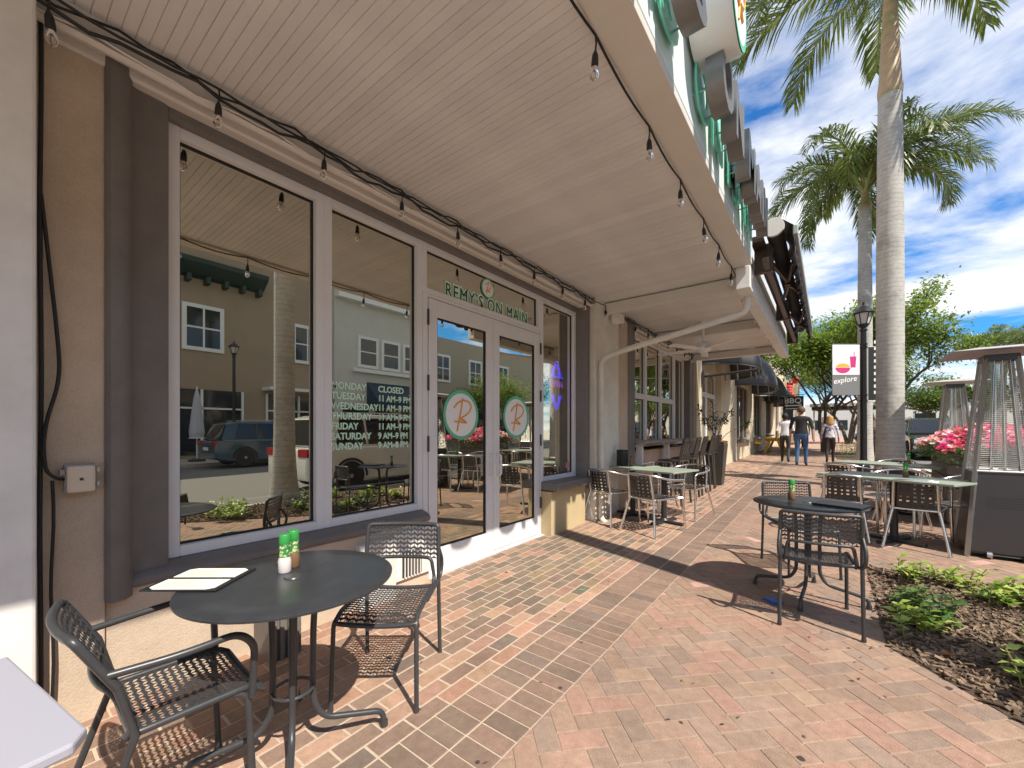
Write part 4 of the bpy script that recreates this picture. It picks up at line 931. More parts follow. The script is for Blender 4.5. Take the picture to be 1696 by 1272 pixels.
for i in range(3600):
    x, y = rn.uniform(-.72, .45), rn.uniform(-.95, 1.02); h = .95 + .32 * max(0, 1 - ((x + .13) / .75) ** 2) * max(0.1, 1 - ((y - .05) / 1.15) ** 2)
    if i < 1900: leaf(lf, (x, y, h - rn.random() * .22), (rn.gauss(0, 1), rn.gauss(0, 1), rn.gauss(.3, .6)), rn.uniform(.06, .11), rn.uniform(.03, .05), rn)
    elif rn.random() < .62:
        zone = x * .9 - y * .7 + rn.gauss(0, .35); key = 'pink_flowers' if zone > -.05 else ('coral_flowers' if rn.random() < .6 else 'white_flowers')
        bloom(sets[key][0], (x, y, h + rn.uniform(-.04, .06)), (rn.gauss(-.2, .5), rn.gauss(-.4, .5), 1), rn.uniform(.03, .05), rn)
stuff(lf.obj('foliage', M_ivyd, FP))
for nme, (mm, mt) in sets.items(): stuff(mm.obj(nme, mt, FP))

# ---------------------------------------------------------------- ground plants in the mulch bed
def bed_plant(label, x, y, rad, n, mt, seed, hgt=.16):
    rn = random.Random(seed); t = thing('bed_plant', label, 'plant', (x, y, gz(y) + bed_h(x, y)), 0, 'low leafy plants in the mulch bed'); lf = MB(); st = MB()
    for i in range(max(6, n // 8)):
        a = rn.random() * 6.28; rr_ = rad * math.sqrt(rn.random()); bx, by = rr_ * math.cos(a), rr_ * math.sin(a); h = hgt * rn.uniform(.5, 1.15); lx, ly = rn.gauss(0, .05), rn.gauss(0, .05)
        st.tube([(bx, by, -.02), (bx + lx * .5, by + ly * .5, h * .6), (bx + lx, by + ly, h)], .003, 4)
        for q in range(9):
            tt = .3 + .7 * q / 8; leaf(lf, (bx + lx * tt, by + ly * tt, h * tt), (math.cos(q * 2.4), math.sin(q * 2.4), rn.gauss(.25, .35)), rn.uniform(.045, .09), rn.uniform(.034, .062), rn, .1)
    stuff(st.obj('stems', M_rachis, t)); stuff(lf.obj('leaves', mt, t)); return t
for i, (lab, x, y, r_, n, mt) in enumerate((
    ('low yellow green plants at the far edge of the mulch bed, toward the tables', .78, 4.78, .20, 110, M_ivy), ('sparse light green plant at the far left edge of the mulch bed', .52, 4.72, .12, 45, M_ivy),
    ('bushy yellow green plant at the far right of the mulch bed', 1.0, 4.45, .20, 130, M_ivy), ('bright leafy plant spilling over the left edge of the mulch bed by the chair', .40, 3.62, .15, 80, M_ivy),
    ('dark shaded plant in the middle of the mulch bed', .58, 3.88, .17, 80, M_ivyd), ('darker plant just behind the bright one at the left edge of the mulch bed', .47, 4.08, .10, 40, M_ivyd),
    ('tall light green plant at the right edge of the photo in the mulch bed', 1.0, 3.50, .17, 110, M_ivy), ('green plant low at the right edge of the photo in the mulch bed', .96, 3.16, .16, 90, M_ivyd),
    ('small pale pointed plant near the front edge of the mulch bed', .80, 3.14, .09, 40, M_ivy), ('far right clump of plants at the top edge of the mulch bed', 1.25, 4.72, .18, 100, M_ivy),
    ('clump of plants reflected in the window beside the palm trunk', 1.3, 2.3, .3, 200, M_ivy), ('second clump of plants around the foot of the near palm', 1.75, 2.4, .3, 200, M_ivy), ('clump of plants at the street side of the mulch bed', 1.85, 3.6, .3, 180, M_ivyd), ('clump of plants along the kerb side of the mulch bed', 1.8, 1.3, .3, 200, M_ivy), ('clump of plants behind the palm foot in the mulch bed', 1.5, 3.9, .3, 160, M_ivy))):
    bed_plant(lab, x, y, r_, n, mt, 40 + i)
lt = MB(); rn = random.Random(31)
for i in range(150):
    x = rn.uniform(-2.3, .25) if i % 3 else rn.gauss(.12, .14); y = rn.uniform(1.2, 9) if i % 3 else rn.uniform(2.7, 5.6)
    if in_bed(x, y): continue
    lt.quad(*[(x + a * math.cos(i) - b * math.sin(i), y + a * math.sin(i) + b * math.cos(i), gz(y) + .004 + c_) for a, b, c_ in ((-.014, 0, 0), (0, -.005, .002), (.014, 0, .001), (0, .005, .003))])
stuff(lt.obj('leaf_litter', M_chip)); bpy.data.objects['leaf_litter'].parent = BEDO
rn = random.Random(8)
o = MB(); leaf(o, (0, 0, 0), (1, .4, .1), .09, .05, rn); q = o.obj('fallen_leaf', mat('orange_leaf', (.5, .2, .04), .6)); q.location = (.50, 3.30, gz(3.3) + .05); tag(q, 'orange fallen leaf on the mulch near the front corner of the bed', 'leaf')
SP = thing('garden_spotlight', 'small black spotlight on a stem beside the palm foot', 'spotlight', (1.25, 1.75, gz(1.75) + .03))
MB().tube([(0, 0, 0), (0, 0, .25)], .012, 8).obj('stem', M_lampb, SP); m = MB(); m.lathe([(.03, 0), (.05, .03), (.065, .17)], n=16, M=Matrix.Translation((0, 0, .25)) @ Matrix.Rotation(R(15), 4, 'X')); m.obj('head', M_lampb, SP, smooth=40)

# ---------------------------------------------------------------- palms
def frond_mesh(seed, L, droop, pairs=84):
    rn = random.Random(seed); rach = MB(); m = MB(); P = []
    for i in range(17):
        t = i / 16.; a = R(62) - droop * t ** 1.15
        P.append((P[-1] + Vector((math.cos(a), 0, math.sin(a))) * L / 16) if P else Vector((0, 0, 0)))
    rach.tube(P, [.035 * (1 - t / 17.) + .004 for t in range(17)], 5)
    for i in range(pairs):
        t = .12 + .88 * i / (pairs - 1); f = t * 16; k0 = min(15, int(f)); p = P[k0].lerp(P[k0 + 1], f - k0); tg = (P[k0 + 1] - P[k0]).normalized(); up = Vector((-tg.z, 0, tg.x))
        ll = L * (.10 + .17 * math.sin(math.pi * min(1, .12 + t * .88)) ** .7) * rn.uniform(.85, 1.1)
        for s in (-1, 1):
            el = rn.gauss(.15, .45); d = (Vector((0, s, 0)) * math.cos(el) + up * math.sin(el)) * .8 + tg * (.55 + .7 * t); d.normalize()
            w = .0165 * L / 3; sd = d.cross(up).normalized() if abs(d.dot(up)) < .98 else tg
            mid = p + d * ll * .55; end = mid + (d * .75 + Vector((0, 0, -1)) * (.55 + .3 * rn.random())).normalized() * ll * .5
            k = m.add([p - sd * w * .5, p + sd * w * .5, mid + sd * w, mid - sd * w, end]); m.face((k, k + 1, k + 2, k + 3)); m.face((k + 3, k + 2, k + 4))
    return rach.mesh('rachis', M_rachis, 60), m.mesh('leaflets', M_frond)
FR = [frond_mesh(1, 3.1, R(105)), frond_mesh(2, 3.0, R(130)), frond_mesh(3, 2.7, R(80)), frond_mesh(4, 3.1, R(150)), frond_mesh(5, 2.9, R(170))]
def palm(label, x, y, h, r, base, crown, lean=(0, 0), scale=1., shaft=1.3, group='royal palms along the kerb'):
    t = thing('palm_tree', label, 'palm tree', (x, y, gz(y)), 0, group); rn = random.Random(int(h * 100))
    prof = []; n = 60
    for i in range(n + 1):
        s = i / n; z = h * s; rr_ = r * (1 + .10 * math.sin(3.1 * s)) * (1 - .10 * s) + (base - r) * math.exp(-z / .45); rr_ *= 1 + (.012 if i % 2 else -.006) * (1 if s > .12 else .3); prof.append((rr_, z - .25 if i == 0 else z))
    m = MB(); P = [(lean[0] * (z / h) ** 2, lean[1] * (z / h) ** 2, z) for _, z in prof]; m.tube(P, [q[0] for q in prof], 22); m.obj('trunk', M_bark, t, smooth=70)
    m = MB(); q = [(r * .93, 0), (r * .98, .12), (r * .86, .35 * min(1, shaft)), (r * .62, .7 * shaft), (r * .42, shaft + .2)]; m.tube([(lean[0], lean[1], h + z) for _, z in q], [a for a, _ in q], 18); m.obj('crownshaft', M_shaft, t, smooth=70)
    for i, (az, v, el, sc) in enumerate(crown):
        f = bpy.data.objects.new('frond', None) ; bpy.data.objects.remove(f)
        a = link('frond', FR[v][0], t); a.location = (lean[0], lean[1], h + shaft + rn.uniform(-.1, .15)); a.rotation_euler = (0, R(el), R(az)); a.scale = (scale * sc,) * 3
        b = stuff(link('leaflets', FR[v][1], a))
    return t
def ring_crown(n, seed):
    rn = random.Random(seed); return [(i * 137.5 + rn.uniform(-12, 12), [2, 0, 1, 3, 4][min(4, int(5 * i / n))], rn.uniform(-6, 6), rn.uniform(.9, 1.08)) for i in range(n)]
palm('tall royal palm with a broad smooth trunk in front, its crown above the frame', .99, 11.15, 7.9, .205, .31, [(a, v, e_, s_) for a, v, e_, s_ in ((215, 3, 0, 1.15), (190, 1, 0, 1.2), (240, 0, 0, 1.1), (165, 0, 0, 1.1), (20, 3, 0, 1.2), (50, 1, 0, 1.1), (-15, 4, 0, 1.15), (-45, 1, 0, 1.2), (-70, 0, 0, 1.1), (90, 0, 0, 1.1), (130, 1, 0, 1.1), (270, 2, 0, 1.), (310, 2, 0, 1.), (0, 2, 0, 1.))], scale=1.02, shaft=2.1)
palm('royal palm with a slimmer trunk just behind the lamp post, crown in full view', .86, 15.8, 7.55, .165, .26, ring_crown(24, 4), scale=1.04, shaft=.5)
palm('royal palm in the mulch bed, seen mirrored in the shop window', 1.50, 3.17, 7.6, .15, .29, ring_crown(15, 9), scale=.9)
palm('royal palm far behind on the right, beyond the heaters', 7.5, 36, 4.4, .22, .36, ring_crown(14, 12), scale=1.0, group='palms far down the street')
palm('small palm at the right edge of the photo behind the nearer heater', 7.2, 26, 2.9, .16, .26, ring_crown(13, 15), scale=.85, group='palms far down the street')

# ---------------------------------------------------------------- broadleaf trees
def tree(label, x, y, h, crown, n, mt, seed, trunk=.13, lf_=.11, stems=3, spread=1., group='leafy street trees'):
    rn = random.Random(seed); t = thing('leafy_tree', label, 'tree', (x, y, gz(y)), 0, group); tk = MB(); lv = MB(); tips = []
    def grow(p, d, l, r, dep):
        P = [p]; q = Vector(p); dd = Vector(d)
        for i in range(4): dd = (dd + Vector((rn.gauss(0, .16), rn.gauss(0, .16), rn.gauss(.03, .1)))).normalized(); q = q + dd * l / 4; P.append(q.copy())
        tk.tube(P, [r * (1 - .11 * i) for i in range(5)], 7 if dep < 2 else 5)
        if dep >= 3: tips.extend(P[1:]); return
        if dep == 2: tips.extend(P[2:])
        for i in range(3 if dep else 3):
            a = rn.random() * 6.28; nd = (dd * .75 + Vector((math.cos(a), math.sin(a), rn.uniform(-.15, .5))) * .75 * spread).normalized(); grow(P[-1 - (i % 2)], nd, l * rn.uniform(.6, .85), r * .55, dep + 1)
    for s in range(stems):
        a = s * 6.28 / stems + rn.random(); grow(Vector((math.cos(a) * .08, math.sin(a) * .08, -.1)), Vector((math.cos(a) * .35, math.sin(a) * .35, 1)).normalized(), h * .36, trunk, 0)
    tk.obj('trunk', M_wood, t, smooth=70)
    for i in range(n):
        b = rn.choice(tips); p = b + Vector((rn.gauss(0, crown), rn.gauss(0, crown), rn.gauss(0, crown * .6)))
        if p.z < h * .26: continue
        leaf(lv, p, (rn.gauss(0, 1), rn.gauss(0, 1), rn.gauss(-.1, .6)), lf_ * rn.uniform(.7, 1.5), lf_ * .55, rn)
    stuff(lv.obj('crown', mt, t)); return t
tree('bright green multi stemmed tree left of the lamp post, above the walking people', -.1, 24.5, 7.4, .33, 27000, M_tree, 3, lf_=.16, stems=4, trunk=.10, spread=.75)
tree('loose green tree with long bare twigs right of the near palm trunk', 1.7, 22.8, 7.0, .23, 15000, M_tree, 27, lf_=.14, stems=3, trunk=.12, spread=.55)
tree('green tree in the row behind, right of the loose twiggy tree', 5.6, 34, 5.4, .26, 9000, M_treed, 9, lf_=.15, stems=3)
tree('green tree far down the kerb behind the walking people', 1.2, 38, 8.2, .45, 9000, M_tree, 12, lf_=.16, stems=3)
tree('dark leafy tree at the right edge behind the heaters', 9.2, 33, 4.4, .26, 8000, M_treed, 15, lf_=.15, stems=3)
tree('round dark tree far across the street at the right', 12.8, 40, 6, .5, 9000, M_treed, 18, lf_=.18, stems=3)
sh = bed_plant('low green shrub at the foot of the multi stemmed tree', .75, 21.0, .5, 320, M_ivyd, 91, .6); del sh['group']; sh.location.z = gz(21)
MB_ = [(.3, 19.6), (2.1, 19.6), (2.1, 24), (.1, 24.4)]
structure(MB().quad(*[(a, b, gz(b) + .012) for a, b in MB_]).obj('planting_bed', M_soil))

# ---------------------------------------------------------------- street lamps and banners
def lamp(label, x, y, H_, rz=0, banner=True, side=-1):
    t = thing('street_lamp', label, 'street lamp', (x, y, gz(y)), rz, 'black street lamps'); s = H_ / 4.0
    m = MB(); m.lathe([(.17, 0), (.17, .06), (.13, .10), (.12, .38), (.095, .45), (.075, .52), (.065, .56), (.058, 2.2), (.052, 3.36 * s), (.07, 3.38 * s), (.07, 3.41 * s), (.045, 3.44 * s)], n=16); m.obj('post', M_lampb, t, smooth=35)
    z = 3.44 * s; b = z
    m = MB(); m.lathe([(.05, 0), (.085, .04), (.10, .07), (.115, .085)], (0, 0, b), 8); m.obj('lantern_base', M_lampb, t)
    m = MB(); m.lathe([(.095, .09), (.155, .32)], (0, 0, b), 6); m.obj('lantern_glass', M_frost, t)
    for i in range(6):
        a = i * math.pi / 3; m = MB(); m.tube([(.10 * math.cos(a), .10 * math.sin(a), b + .085), (.162 * math.cos(a), .162 * math.sin(a), b + .325)], .011, 5); m.obj('lantern_rib', M_lampb, t)
    m = MB(); m.lathe([(.20, .325), (.205, .335), (.15, .41), (.06, .49), (.025, .51), (.02, .545), (.028, .565), (.001, .60)], (0, 0, b), 12); m.obj('lantern_roof', M_lampb, t, smooth=35)
    return t
LX, LY = .635, 12.1
lamp('black street lamp with explore banner, between the two palm trunks', LX, LY, 4.05)
lamp('black street lamp across the street, mirrored in the shop window', 13.2, 6.3, 5.0)
def banner(label, x, y, z0, z1, w, sgn, explore):
    t = thing('street_banner', label, 'banner', (x, y, gz(y)), TH if explore else R(20)); x0, x1 = (.09, .09 + w) if sgn > 0 else (-.09 - w, -.09)
    m = MB(); m.box(x0, x1, -.004, .004, z0, z1); cl = m.obj('cloth', mat('grey_banner_cloth', (.17, .175, .175), .7) if explore else M_ink, t)
    for zz in (z0, z1): m = MB(); m.tube([(0, 0, zz), (x1 if sgn > 0 else x0, 0, zz)], .011, 6); m.lathe([(.072, -.02), (.072, .02)], (0, 0, zz), 12); m.obj('bracket_arm', M_lampb, t)
    M = lambda dy: Matrix(((1, 0, 0, 0), (0, 0, -1, dy), (0, 1, 0, 0), (0, 0, 0, 1)))
    if explore:
        zm = z0 + (z1 - z0) * .40
        MB().box(x0 + .004, x1 - .004, -.0075, -.005, zm, z1 - .01).obj('white_panel', M_vinylw, cl)
        me = text_mesh('explore', .17, .0005, .001, 'lettering', 1., .25); me.materials.clear(); me.materials.append(M_vinylw); me.transform(Matrix.Translation((x0 + .03, -.006, z0 + .25)) @ M(0) @ Matrix.Rotation(R(8), 4, 'Z') @ Matrix.Diagonal((1.0, 1, 1, 1))); link('lettering', me, cl)
        pk = mat('banner_pink', (.55, .03, .18), .6); yl = mat('banner_yellow', (.75, .40, .03), .6)
        bx = x0 + .24; bz = zm + .16
        m = MB(); m.quad(*[(bx + .17 * math.cos(a), -.0085, bz + (.13 if a > math.pi else .0) * math.sin(a)) for a in [math.pi + i * math.pi / 12 for i in range(13)]]); m.obj('bowl_print', pk, cl)
        m = MB(); m.quad(*[(bx + .155 * math.cos(a), -.0088, bz + .01 + .085 * math.sin(a)) for a in [i * math.pi / 12 for i in range(13)]]); m.obj('fruit_print', yl, cl)
        cxx = x0 + .47; m = MB(); m.quad((cxx - .055, -.0086, bz + .0), (cxx + .055, -.0086, bz), (cxx + .075, -.0086, bz + .25), (cxx - .075, -.0086, bz + .25)); m.box(cxx + .015, cxx + .03, -.0105, -.009, bz + .25, bz + .36); m.obj('cup_print', pk, cl)
    else:
        for i in range(9):
            m = MB(); m.box(x0 + .10, x1 - .12 - .06 * (i % 3), -.0075, -.005, z0 + .15 + i * .14, z0 + .22 + i * .14); m.obj('print_mark', M_vinylw, cl)
    return t
banner('grey and white explore banner with pink bowl and cup, left of the lamp post', LX, LY, 1.98, 3.12, .62, -1, True)
banner('dark banner with white marks right of the lamp post, half behind the palm', LX, LY, 1.85, 3.05, .5, 1, False)
banner('dark banner on the lamp across the street', 13.2, 6.3, 2.0, 3.3, .7, -1, False)

# ---------------------------------------------------------------- people
def person(label, x, y, h, rz, pose, top, bottom, skin, hair, long_hair=False, sleeve=.5, wide=1., shoe=None):
    t = thing('person', label, 'person', (x, y, gz(y)), rz)
    V = []; E = []; Rr = []
    def a(p, r, par=None):
        V.append(Vector(p)); Rr.append(r if isinstance(r, tuple) else (r, r)); i = len(V) - 1
        if par is not None: E.append((par, i))
        return i
    w = wide; st = pose
    pel = a((0, 0, .96), (.15 * w, .11)); sp = a((0, .0, 1.10), (.135 * w, .10), pel); ch = a((0, -.01, 1.30), (.155 * w, .105), sp); up = a((0, -.01, 1.42), (.12 * w, .08), ch); nk = a((0, .0, 1.50), .052, up); hd = a((0, .02, 1.60), (.075, .085), nk); tp = a((0, .02, 1.70), (.066, .078), hd)
    no = a((0, .10, 1.605), .022, hd)
    for s, (hipf, kneef, lift, armf) in ((-1, st[0]), (1, st[1])):
        hp = a((s * .09 * w, 0, .90), (.092 * w, .095), pel); kn = a((s * .095, kneef, .50), .062, hp); an = a((s * .095, hipf, .10 + lift), .042, kn); to = a((s * .11, hipf + .13, .045 + lift * .6), (.042, .032), an)
        sh = a((s * .175 * w, -.01, 1.40), .062, up); el = a((s * .235 * w, -.03 + armf * .35, 1.13), .044, sh); wr = a((s * .25 * w, .04 + armf, .89), .03, el); hn = a((s * .25 * w, .055 + armf * 1.1, .83), (.022, .034), wr)
        for fx in (-.022, -.007, .008, .022): a((s * .25 * w, .055 + armf * 1.1 + fx, .755 + abs(fx) * .6), .0085, hn)
        a((s * .25 * w - s * .02, .10 + armf * 1.1, .80), .0095, hn)
    me = bpy.data.meshes.new('body'); me.from_pydata([v * (h / 1.75) for v in V], E, []); o = bpy.data.objects.new('body', me); COL.objects.link(o)
    md = o.modifiers.new('skin', 'SKIN'); md.use_smooth_shade = True
    for i, r in enumerate(Rr): sv_ = me.skin_vertices[0].data[i]; sv_.radius = (r[0] * h / 1.75, r[1] * h / 1.75); sv_.use_root = (i == 0)
    o.modifiers.new('sub', 'SUBSURF').render_levels = 2; o.modifiers['sub'].levels = 2
    dg = bpy.context.evaluated_depsgraph_get(); nm = bpy.data.meshes.new_from_object(o.evaluated_get(dg)); bpy.data.objects.remove(o)
    nm.name = 'body'; nm.materials.clear()
    for q in (skin, top, bottom, shoe or M_ink): nm.materials.append(q)
    k = h / 1.75
    for p in nm.polygons:
        c = p.center / k; arm = abs(c.x) > .165 * w + .035 and c.z < 1.42; i = 0
        if c.z < .095: i = 3
        elif arm and c.z < 1.40 and not (c.z < 1.0 and abs(c.x) < .2 * w): i = 1 if c.z > 1.40 - sleeve else 0
        elif c.z < .97: i = 2
        elif c.z < 1.475: i = 1
        p.material_index = i; p.use_smooth = True
    link('body', nm, t)
    hm = MB(); cz = 1.64 * k; n = 16
    prof = [(.001, .125), (.05, .118), (.085, .08), (.098, .03), (.096, -.02), (.085, -.06)]
    if long_hair: prof = [(.001, .125), (.052, .118), (.088, .08), (.102, .02), (.108, -.06), (.118, -.14), (.112, -.22), (.05, -.28)]
    rings = []
    rn = random.Random(1)
    for r_, z in prof[::-1]:
        rings.append((r_ * k, z * k))
    hm.lathe([(r_ * (1 + rn.uniform(-.05, .05)), z) for r_, z in rings], (0, -.022 * k if not long_hair else -.045 * k, cz), n)
    keep = [f for f in hm.f]; ob = hm.obj('hair', hair, t, smooth=80)
    bmh = bmesh.new(); bmh.from_mesh(ob.data); bmesh.ops.delete(bmh, geom=[v for v in bmh.verts if v.co.y > .045 * k and v.co.z < cz + .05 * k], context='VERTS'); bmh.to_mesh(ob.data); bmh.free()
    if long_hair: ob.scale = (1, .72, 1)
    return t
M_jean = mat('blue_denim', (.045, .10, .21), .85, noise=(30, .25)); M_tee = mat('black_cotton', (.02, .02, .022), .85, noise=(12, .25)); M_shirt = mat('white_cotton', (.68, .66, .70), .85, noise=(10, .1)); M_dpant = mat('dark_grey_cotton', (.045, .042, .04), .85, noise=(12, .2))
M_legg = mat('dark_brown_cotton', (.03, .018, .018), .8); M_flor = mat('purple_print_blouse', (.62, .60, .64), .8, two=((.10, .06, .22), 16, .52, .56))
person('man in a black t-shirt and blue jeans walking away in the middle', -.66, 15.75, 1.88, R(-2), ((-.12, .02, .02, .12), (.16, .12, 0, -.10)), M_tee, M_jean, M_skin, mat('brown_hair', (.10, .06, .035), .7), sleeve=.30, wide=1.14)
person('man in a white shirt and dark trousers walking away on the left', -1.16, 16.9, 1.70, R(0), ((.13, .1, 0, -.1), (-.15, .02, .03, .1)), M_shirt, M_dpant, M_skind, mat('black_hair', (.012, .01, .01), .7), sleeve=.26, wide=1.05)
person('woman with long blonde hair, printed blouse and dark leggings walking away on the right', .06, 17.4, 1.60, R(4), ((-.14, .0, .03, .08), (.14, .1, 0, -.08)), M_flor, M_legg, M_skin, mat('blonde_hair', (.42, .24, .08), .6, noise=(30, .3)), long_hair=True, sleeve=.50)
person('person in a yellow top far ahead by the shop fronts', -1.0, 27, 1.68, R(170), ((.05, .03, 0, .05), (-.05, 0, 0, .03)), mat('yellow_top', (.68, .38, .02), .8), M_dpant, M_skin, mat('dark_hair', (.03, .02, .015), .7), sleeve=.3)
person('person in a grey top far ahead beneath the tree', -.2, 31, 1.72, R(150), ((.05, .03, 0, .05), (-.05, 0, 0, .03)), mat('grey_top', (.25, .25, .27), .8), M_jean, M_skin, mat('dark_hair2', (.03, .02, .015), .7), sleeve=.3)

# ---------------------------------------------------------------- buildings down the street
FB = thing('shop_building', 'cream shop row with dome awnings beyond the restaurant canopy', 'building', (0, 11.06, gz(12)))
def fb(m, name, mt, **k): return m.obj(name, mt, FB, **k)
g0 = 11.06
m = MB(); m.box(-3.1, -2.62, 0, .52, -.4, 5.6); fb(m, 'pier', M_cream, bevel=.01)
m = MB(); m.box(-3.3, -2.95, .52, 3.45, -.4, .04); m.box(-3.3, -2.85, .52, 3.45, 2.95, 5.6); m.box(-3.4, -3.35, .52, 3.45, .04, 2.95); fb(m, 'wall', M_cream)
for a, b, z0, z1 in ((.56, 1.15, .05, 2.25), (1.16, 2.2, .05, 2.25), (2.21, 3.4, .05, 2.25), (.56, 1.15, 2.26, 2.94), (1.16, 2.2, 2.26, 2.94), (2.21, 3.4, 2.26, 2.94)):
    f = window(0, 0, a, b, z0, z1, fw=.06, par=FB, x=-2.87, name='door' if z0 < 1 and 1 < a < 2 else 'window')
m = MB(); m.box(-3.1, -2.70, 3.46, 6.25, -.4, 5.6); fb(m, 'wall', M_cream)
wy = [(6.3, 9.2), (10.6, 13.4), (15.4, 18.2), (20.6, 23)]
prev = 6.25
for i, (a, b) in enumerate(wy):
    dz = gz(g0 + a) - gz(12)
    m = MB(); m.box(-3.1, -2.70, a, b, -.4, .72 + dz); fb(m, 'wall', M_cream); m = MB(); m.box(-3.1, -2.70, a, b, 2.9 + dz, 5.6); fb(m, 'wall', M_cream)
    m = MB(); m.box(-2.72, -2.55, a - .1, b + .1, .66 + dz, .74 + dz); fb(m, 'sill', M_trim)
    n = 3; st_ = (b - a) / n
    for q in range(n): window(0, 0, a + q * st_, a + (q + 1) * st_, .745 + dz, 2.9 + dz, fw=.07, par=FB, fm=M_trim, x=-2.78)
    nx = wy[i + 1][0] if i + 1 < len(wy) else 27
    m = MB(); m.box(-3.1, -2.70, b, nx, -.4, 5.6); fb(m, 'wall', M_cream)
m = MB(); m.box(-9, -2.66, 0, 27, 5.6, 5.9); fb(m, 'cornice', M_white)
m = MB(); m.box(-9, -3.5, .1, 27, -.4, 5.6); fb(m, 'back_wall', M_dark_in)
def dome_awning(label, y0, y1, zr, proj_, hh, group='charcoal dome awnings over the shop windows', badge=False):
    t = thing('dome_awning', label, 'awning', (-2.70, (y0 + y1) / 2, gz((y0 + y1) / 2) + zr), 0, group); ry = (y1 - y0) / 2; n = 28; mlev = 8
    m = MB(); f = lambda i, j: (proj_ * math.sin(math.pi * i / n) * math.cos(j * math.pi / 2 / mlev) ** .9, -ry * math.cos(math.pi * i / n) * (math.cos(j * math.pi / 2 / mlev) ** .55 if j < mlev else .02), hh * math.sin(j * math.pi / 2 / mlev))
    idx = [[m.add([f(i, j)]) for j in range(mlev + 1)] for i in range(n + 1)]
    for i in range(n):
        for j in range(mlev): m.face((idx[i][j], idx[i + 1][j], idx[i + 1][j + 1], idx[i][j + 1]))
    m.obj('canvas', M_awn, t, smooth=80, solid=.008)
    for i in range(2, n - 1, 4):
        k_ = MB(); k_.tube([tuple(c * .97 for c in f(i, j)) for j in range(mlev + 1)], .018, 6); k_.obj('rib', M_white, t)
    k_ = MB(); k_.tube([f(i, 0) for i in range(n + 1)], .02, 6); k_.obj('rim_tube', M_steel, t)
    if badge:
        for (i, j, s_, mt) in ((17, 2.2, .20, M_vinylw), (19.5, 2.0, .13, mat('pale_blue_print', (.35, .55, .75), .6))):
            p = Vector(f(i, j)); nrm = (Vector(f(i + .5, j)) - Vector(f(i - .5, j))).cross(Vector(f(i, j + .5)) - Vector(f(i, j - .5))).normalized(); a = nrm.orthogonal().normalized(); b_ = nrm.cross(a); nrm = nrm if nrm.x > 0 or nrm.y < 0 else -nrm
            k_ = MB(); k_.quad(*[p + nrm * .02 + a * s_ * math.cos(q * .5236) + b_ * s_ * math.sin(q * .5236) for q in range(12)]); k_.obj('badge', mt, t)
    return t
dome_awning('charcoal dome awning nearest the canopy, with a white badge', 11.9, 16.1, 2.95, 1.15, 1.5, badge=True)
dome_awning('charcoal dome awning second along the shop row', 16.9, 21.2, 2.75, 1.15, 1.4)
dome_awning('charcoal dome awning third along the shop row', 21.6, 25.6, 2.6, 1.15, 1.35)
dome_awning('charcoal dome awning farthest along the shop row', 26.3, 30.5, 2.45, 1.15, 1.3)
m = MB(); m.tube([(-2.55, 11.5, 2.72), (-1.35, 11.5, 2.80)], .03, 8); o = m.obj('track_light', M_black); tag(o, 'black rail with hanging spotlights beyond the end of the canopy', 'track light')
for i, xx in enumerate((-2.35, -2.05, -1.8, -1.4)): q = MB(); q.tube([(xx, 11.5, 2.74), (xx + .02, 11.48, 2.58)], .028, 8); q.obj('spotlight', M_black, o)
m = MB(); m.box(-.02, .02, -.05, .05, -.17, .17); b_ = m.obj('wall_bracket', M_steel, o); b_.location = (-2.57, 11.5, 2.7)

WBLD = thing('shop_building', 'white two storey building with shutters at the end of the shop row', 'building', (0, 38.2, gz(30)))
m = MB(); m.box(-9, -2.6, 0, 16, -.3, 8.6); m.obj('wall', M_offw, WBLD); m = MB(); m.box(-9, -2.3, -.1, 16, 8.6, 9); m.obj('cornice', M_white2, WBLD)
for i in range(5):
    a = 1 + i * 3.; m = MB(); m.box(-2.62, -2.56, a, a + 1.1, 4.3, 6.2); f = m.obj('window', M_white2, WBLD); m = MB(); m.box(-2.56, -2.555, a + .1, a + 1., 4.4, 6.1); m.obj('pane', M_wglass, f)
    for q in (a - .55, a + 1.15): m = MB(); m.box(-2.62, -2.57, q, q + .5, 4.25, 6.25); m.obj('shutter', M_trim, WBLD)
    m = MB(); m.box(-2.62, -2.55, a - .3, a + 1.8, .2, 2.8); m.obj('shop_window', M_wglass, WBLD)
EB = thing('corner_building', 'pale corner building with framed window facing up the walk, behind the people', 'building', (-2.0, 36, gz(30)))
m = MB(); m.box(-1.0, .3, 0, 2, -.3, 4.6); m.obj('wall', M_cream, EB); m = MB(); m.box(-.7, .1, -.03, 0, .6, 2.7); f = m.obj('window', M_white2, EB); m = MB(); m.box(-.62, .02, -.04, -.03, .7, 1.6); m.obj('pane', M_wglass, f); m = MB(); m.box(-.62, .02, -.04, -.03, 1.7, 2.6); m.obj('pane', M_wglass, f)
BQ = thing('hanging_sign', 'black hanging BBQ sign with white letters beneath the tree', 'sign', (-1.35, 24.5, gz(24) + 2.35), 0)
MB().box(-.42, .42, -.03, .03, -.32, .36).obj('board', M_ink, BQ, bevel=.01)
MX_ = Matrix(((1, 0, 0, 0), (0, 0, -1, 0), (0, 1, 0, 0), (0, 0, 0, 1)))
text_obj('lettering', 'BBQ', .36, M_vinylw, (-.36, -.033, .02), M=MX_, parent=BQ, ext=.002, bold=.006)
m = MB(); m.quad((-.36, -.034, -.10), (-.24, -.034, -.02), (-.24, -.034, -.07), (.34, -.034, -.07), (.34, -.034, -.13), (-.24, -.034, -.13), (-.24, -.034, -.18)); m.obj('arrow', M_vinylw, BQ)
m = MB(); m.box(-.32, .32, -.036, -.034, -.27, -.23); m.obj('printed_line', M_vinylw, BQ)
